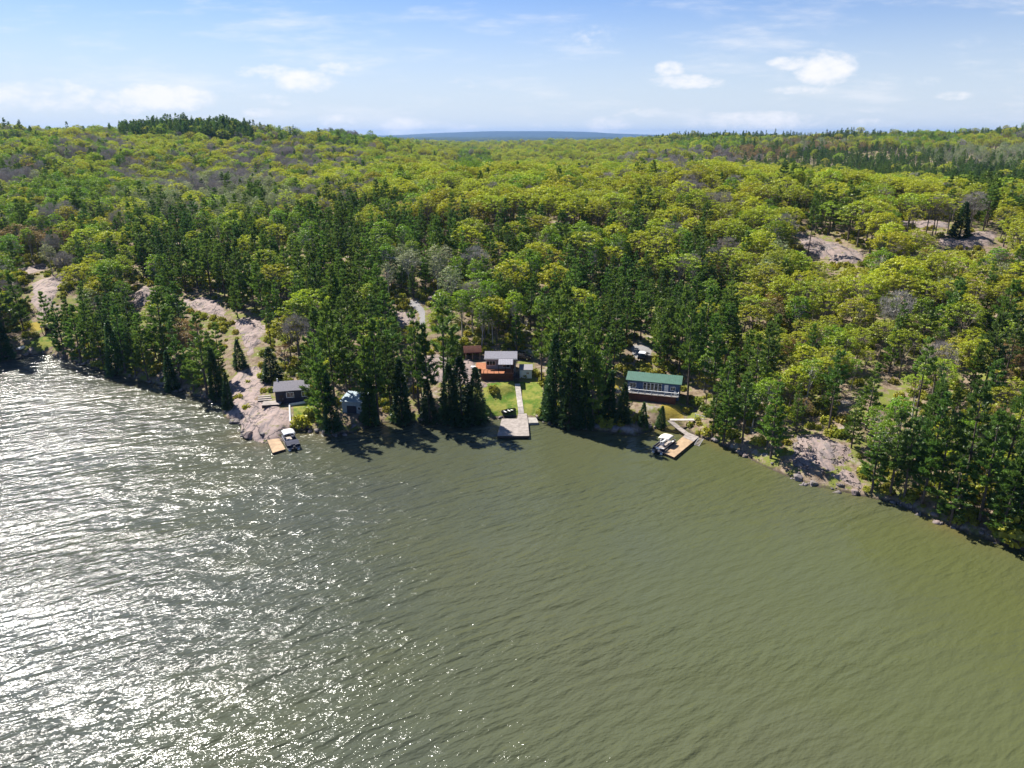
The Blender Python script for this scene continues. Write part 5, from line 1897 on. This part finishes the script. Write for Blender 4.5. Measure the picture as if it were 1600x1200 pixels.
# ------------------------------------------------------------------ vehicles behind the cottages
def vehicle(name, u, v, rz, paint, roof_paint, label, cat, L=4.6, W=1.85, Hh=1.7, z_up=0.0):
    g_ = ground(u, v)
    o = empty(name, (g_[0], g_[1], g_[2] + z_up), rz, label, cat)
    MB().prism([(-L / 2, .45), (-L / 2, .95), (-L / 2 + .15, 1.02), (L / 2 - 1.2, 1.02), (L / 2 - .15, .92), (L / 2, .75), (L / 2, .45)], 'y', -W / 2, W / 2).build('body', M[paint], o, bevel=.05)
    MB().prism([(-L / 2 + .15, 1.02), (-L / 2 + .4, Hh), (L / 2 - 2.0, Hh), (L / 2 - 1.3, 1.02)], 'y', -W / 2 + .08, W / 2 - .08).build('cabin_glass', M['glass'], o)
    MB().prism([(-L / 2 + .38, Hh - .02), (-L / 2 + .42, Hh + .06), (L / 2 - 2.05, Hh + .06), (L / 2 - 1.95, Hh - .02)], 'y', -W / 2 + .07, W / 2 - .07).build('roof', M[roof_paint], o)
    for x in (-L / 2 + .85, L / 2 - .9):
        for y in (-W / 2 - .01, W / 2 - .21):
            w_ = MB().tube([(x, y, .35), (x, y + .22, .35)], .35, 14).build('wheel', M['tyre'], o)
            MB().tube([(x, y - .01, .35), (x, y + .23, .35)], .18, 8).build('rim', M['alu'], w_)
    for y in (-W / 2 + .3, W / 2 - .3):
        MB().box(L / 2 - .03, L / 2 + .02, y - .15, y + .15, .65, .8).build('headlight', M['white'], o)
    return o


vehicle('parked_car', 817, 561, R(-20), 'car_black', 'car_black', 'black car parked behind the right end of the grey cottage', 'car')
vehicle('parked_car', 1004, 560, R(70), 'car_black', 'car_white', 'dark car with a white roof parked above the blue cottage', 'car', Hh=1.8)
vehicle('parked_van', 440, 490, R(15), 'car_blue', 'car_white', 'blue and white van parked among pines at the top of the granite slope', 'van', L=4.8, Hh=2.0)


# ------------------------------------------------------------------ dead trunks, boulders, power line
def snag(u, v, h, label, lean=(.3, 0)):
    g_ = ground(u, v)
    o = empty('dead_tree', g_, 0, label, 'dead tree')
    mb = MB().tube([(0, 0, -.4), (lean[0] * .4, lean[1] * .4, h * .5), (lean[0], lean[1], h)], [.2, .15, .05], 6)
    mb.build('trunk', M['snag'], o)
    r = random.Random(int(u))
    for k in range(5):
        z = h * r.uniform(.45, .92)
        a = r.uniform(0, 6.28)
        MB().tube([(lean[0] * z / h, lean[1] * z / h, z), (lean[0] * z / h + math.cos(a) * 1.0, lean[1] * z / h + math.sin(a) * 1.0, z + .35)], [.05, .015], 4).build('limb', M['snag'], o)


snag(1312, 578, 7.5, 'pale dead trunk standing in the open woods above the rubble bank', (1.0, 0))
snag(1422, 672, 7.0, 'pale dead trunk standing among the shore pines near the right edge', (-.3, 0))
snag(1483, 800, 4.5, 'short bleached dead trunk leaning over the shore at the right', (1.4, -.6))


def rock_mesh(seed, sub=1):
    import bmesh
    r = random.Random(seed)
    bm = bmesh.new()
    bmesh.ops.create_icosphere(bm, subdivisions=sub, radius=1)
    for v in bm.verts:
        v.co = Vector((v.co.x * 1.15, v.co.y * .9, v.co.z * .55)) * r.uniform(.9, 1.1)
    for _ in range(9):                       # split faces
        n_ = Vector((r.gauss(0, 1), r.gauss(0, 1), r.gauss(0, .7))).normalized()
        dd = r.uniform(.45, .8)
        for v in bm.verts:
            k = v.co.dot(n_)
            if k > dd:
                v.co -= n_ * (k - dd)
    me_ = bpy.data.meshes.new('boulder')
    bm.to_mesh(me_)
    bm.free()
    return me_


def boulder(u, v, s, label, seed, mat='rock'):
    g_ = ground(u, v)
    me_ = rock_mesh(seed, 2)
    me_.materials.append(M[mat])
    o = link('boulder', me_, None, (g_[0], g_[1], g_[2] + s * .15))
    o.scale = (s, s, s)
    o.rotation_euler = (0, 0, seed)
    tag(o, label, 'boulder')


boulder(675, 470, 2.0, 'round pinkish boulder beside the gravel track', 1, 'rock_pink')
boulder(842, 656, .9, 'pale boulder at the water right of the flat shore slab', 2)
boulder(849, 660, .7, 'smaller pale boulder right of the flat shore slab', 3, 'rock_grey')
boulder(1246, 748, 1.2, 'grey boulder at the waterline below the rubble slope', 4, 'rock_grey')
boulder(1270, 757, 1.0, 'dark boulder at the waterline at the foot of the rubble slope', 5, 'rock_grey')
boulder(1156, 708, .9, 'pale boulder in the water edge right of the boarding ramp', 6)
boulder(1165, 713, .7, 'small pale boulder farther right of the boarding ramp', 7)
boulder(388, 680, 1.3, 'angular granite boulder at the tip of the granite point', 8, 'rock_pink')
boulder(366, 662, 1.6, 'grey granite boulder at the left foot of the granite point', 9, 'rock_grey')
boulder(356, 632, 1.7, 'upright grey granite block on the left side of the granite point', 10, 'rock_grey')
boulder(934, 668, 1.0, 'dark boulder on the shaded shore below the blue cottage', 11, 'rock_grey')
boulder(962, 672, 1.2, 'larger dark boulder on the shaded shore below the blue cottage', 12, 'rock_grey')
boulder(1335, 770, 1.0, 'pale boulder at the right foot of the rubble slope', 13)
boulder(700, 660, .9, 'pale boulder on the shaded shore below the two slim pines', 14)
boulder(658, 656, .9, 'flat pale boulder on the shore right of the blue boathouse', 15)
boulder(508, 676, .9, 'small boulder on the shore below the tallest left pine', 16, 'rock_grey')

# broken rock all along the waterline, one mass
rng = np.random.RandomState(5)
base = []
for sd_ in range(5):
    rm = rock_mesh(40 + sd_, 1)
    vv_ = np.array([v.co[:] for v in rm.vertices])
    ff_ = np.array([list(p.vertices) for p in rm.polygons])
    base.append((vv_, ff_))
    bpy.data.meshes.remove(rm)


def rock_mass(name, P, smin, smax, mat, power=3):
    Vs, Fs, n = [], [], 0
    for (x, y, z) in P:
        vv_, ff_ = base[rng.randint(5)]
        s = smin + (smax - smin) * rng.rand() ** power
        a = rng.uniform(0, 6.28)
        q = vv_ * s * np.array([rng.uniform(.8, 1.5), rng.uniform(.7, 1.1), rng.uniform(.6, 1.2)])
        q = np.stack([q[:, 0] * math.cos(a) - q[:, 1] * math.sin(a), q[:, 0] * math.sin(a) + q[:, 1] * math.cos(a), q[:, 2]], 1)
        Vs.append(q + np.array([x, y, z + s * .1]))
        Fs.append(ff_ + n)
        n += len(vv_)
    o = link(name, mesh_np(name, np.concatenate(Vs), np.concatenate(Fs), [M[mat]]))
    tag(o, kind='stuff')


P = []
for (a, b) in zip(shore[4:-3], shore[5:-2]):
    L = math.hypot(b[0] - a[0], b[1] - a[1])
    for k in range(int(L / .42)):
        f = rng.rand()
        P.append((a[0] + (b[0] - a[0]) * f + rng.normal() * .9, a[1] + (b[1] - a[1]) * f + rng.normal() * .9))
P = np.array(P)
keepdock = np.ones(len(P), bool)
for (u, v, r) in ((817, 655, 4.5), (430, 690, 3.0), (1078, 680, 2.5), (1056, 665, 2)):
    c = at(u, v, 0)
    keepdock &= np.hypot(P[:, 0] - c[0], P[:, 1] - c[1]) > r
P = P[keepdock]
Zp = H(P[:, 0], P[:, 1])
k_ = Zp > -.45
rock_mass('shore_rocks', np.column_stack([P, Zp])[k_], .15, 1.0, 'rock_grey', 4)
sp = OUTS[7][0]
xs, ys = [p[0] for p in sp], [p[1] for p in sp]
Q = np.column_stack([rng.uniform(min(xs), max(xs), 700), rng.uniform(min(ys), max(ys), 700)])
Q = Q[inside(Q[:, 0], Q[:, 1], sp)]
rock_mass('rubble', np.column_stack([Q, H(Q[:, 0], Q[:, 1]) + .25]), .06, .36, 'rock', 4)

# two poles and three wires crossing the gap behind the middle cottage
pp = []
for (u, v, lb) in ((612, 452, 'left utility pole among the pines above the gravel track'), (792, 470, 'right utility pole among the trees behind the grey cottage')):
    g_ = ground(u, v)
    o = empty('utility_pole', g_, 0, lb, 'utility pole')
    MB().tube([(0, 0, -.5), (0, 0, 10.5)], [.16, .11], 8).build('pole', M['bark'], o)
    MB().box(-1.1, 1.1, -.06, .06, 9.6, 9.75).build('crossarm', M['bark'], o)
    for x in (-1.0, 0, 1.0):
        MB().tube([(x, 0, 9.76), (x, 0, 9.95)], .05, 6).build('insulator', M['white'], o)
    pp.append(g_)
for k, x in enumerate((-1.0, 0, 1.0)):
    a = Vector((pp[0][0] + x, pp[0][1], pp[0][2] + 9.97))
    b = Vector((pp[1][0] + x, pp[1][1], pp[1][2] + 9.97))
    pts = [a.lerp(b, f) - Vector((0, 0, 1.1 * 4 * f * (1 - f))) for f in np.linspace(0, 1, 13)]
    w = MB().tube(pts, .025, 4).build('power_line', M['alu'])
    tag(w, ['left wire strung between the two utility poles', 'middle wire strung between the two utility poles', 'right wire strung between the two utility poles'][k], 'power line')

# ------------------------------------------------------------------ air
hm = bpy.data.materials.new('haze')
hm.use_nodes = True
hn = hm.node_tree
hn.nodes.clear()
ho = hn.nodes.new('ShaderNodeOutputMaterial')
hv = hn.nodes.new('ShaderNodeVolumePrincipled')
hv.inputs['Color'].default_value = (0.19, 0.40, 0.80, 1)
hv.inputs['Density'].default_value = HAZE_D
hv.inputs['Anisotropy'].default_value = 0.2
hn.links.new(hv.outputs[0], ho.inputs['Volume'])
hb = MB().box(-31000, 31000, -1700, 17200, -70, 175).build('haze', hm)
tag(hb, kind='stuff')
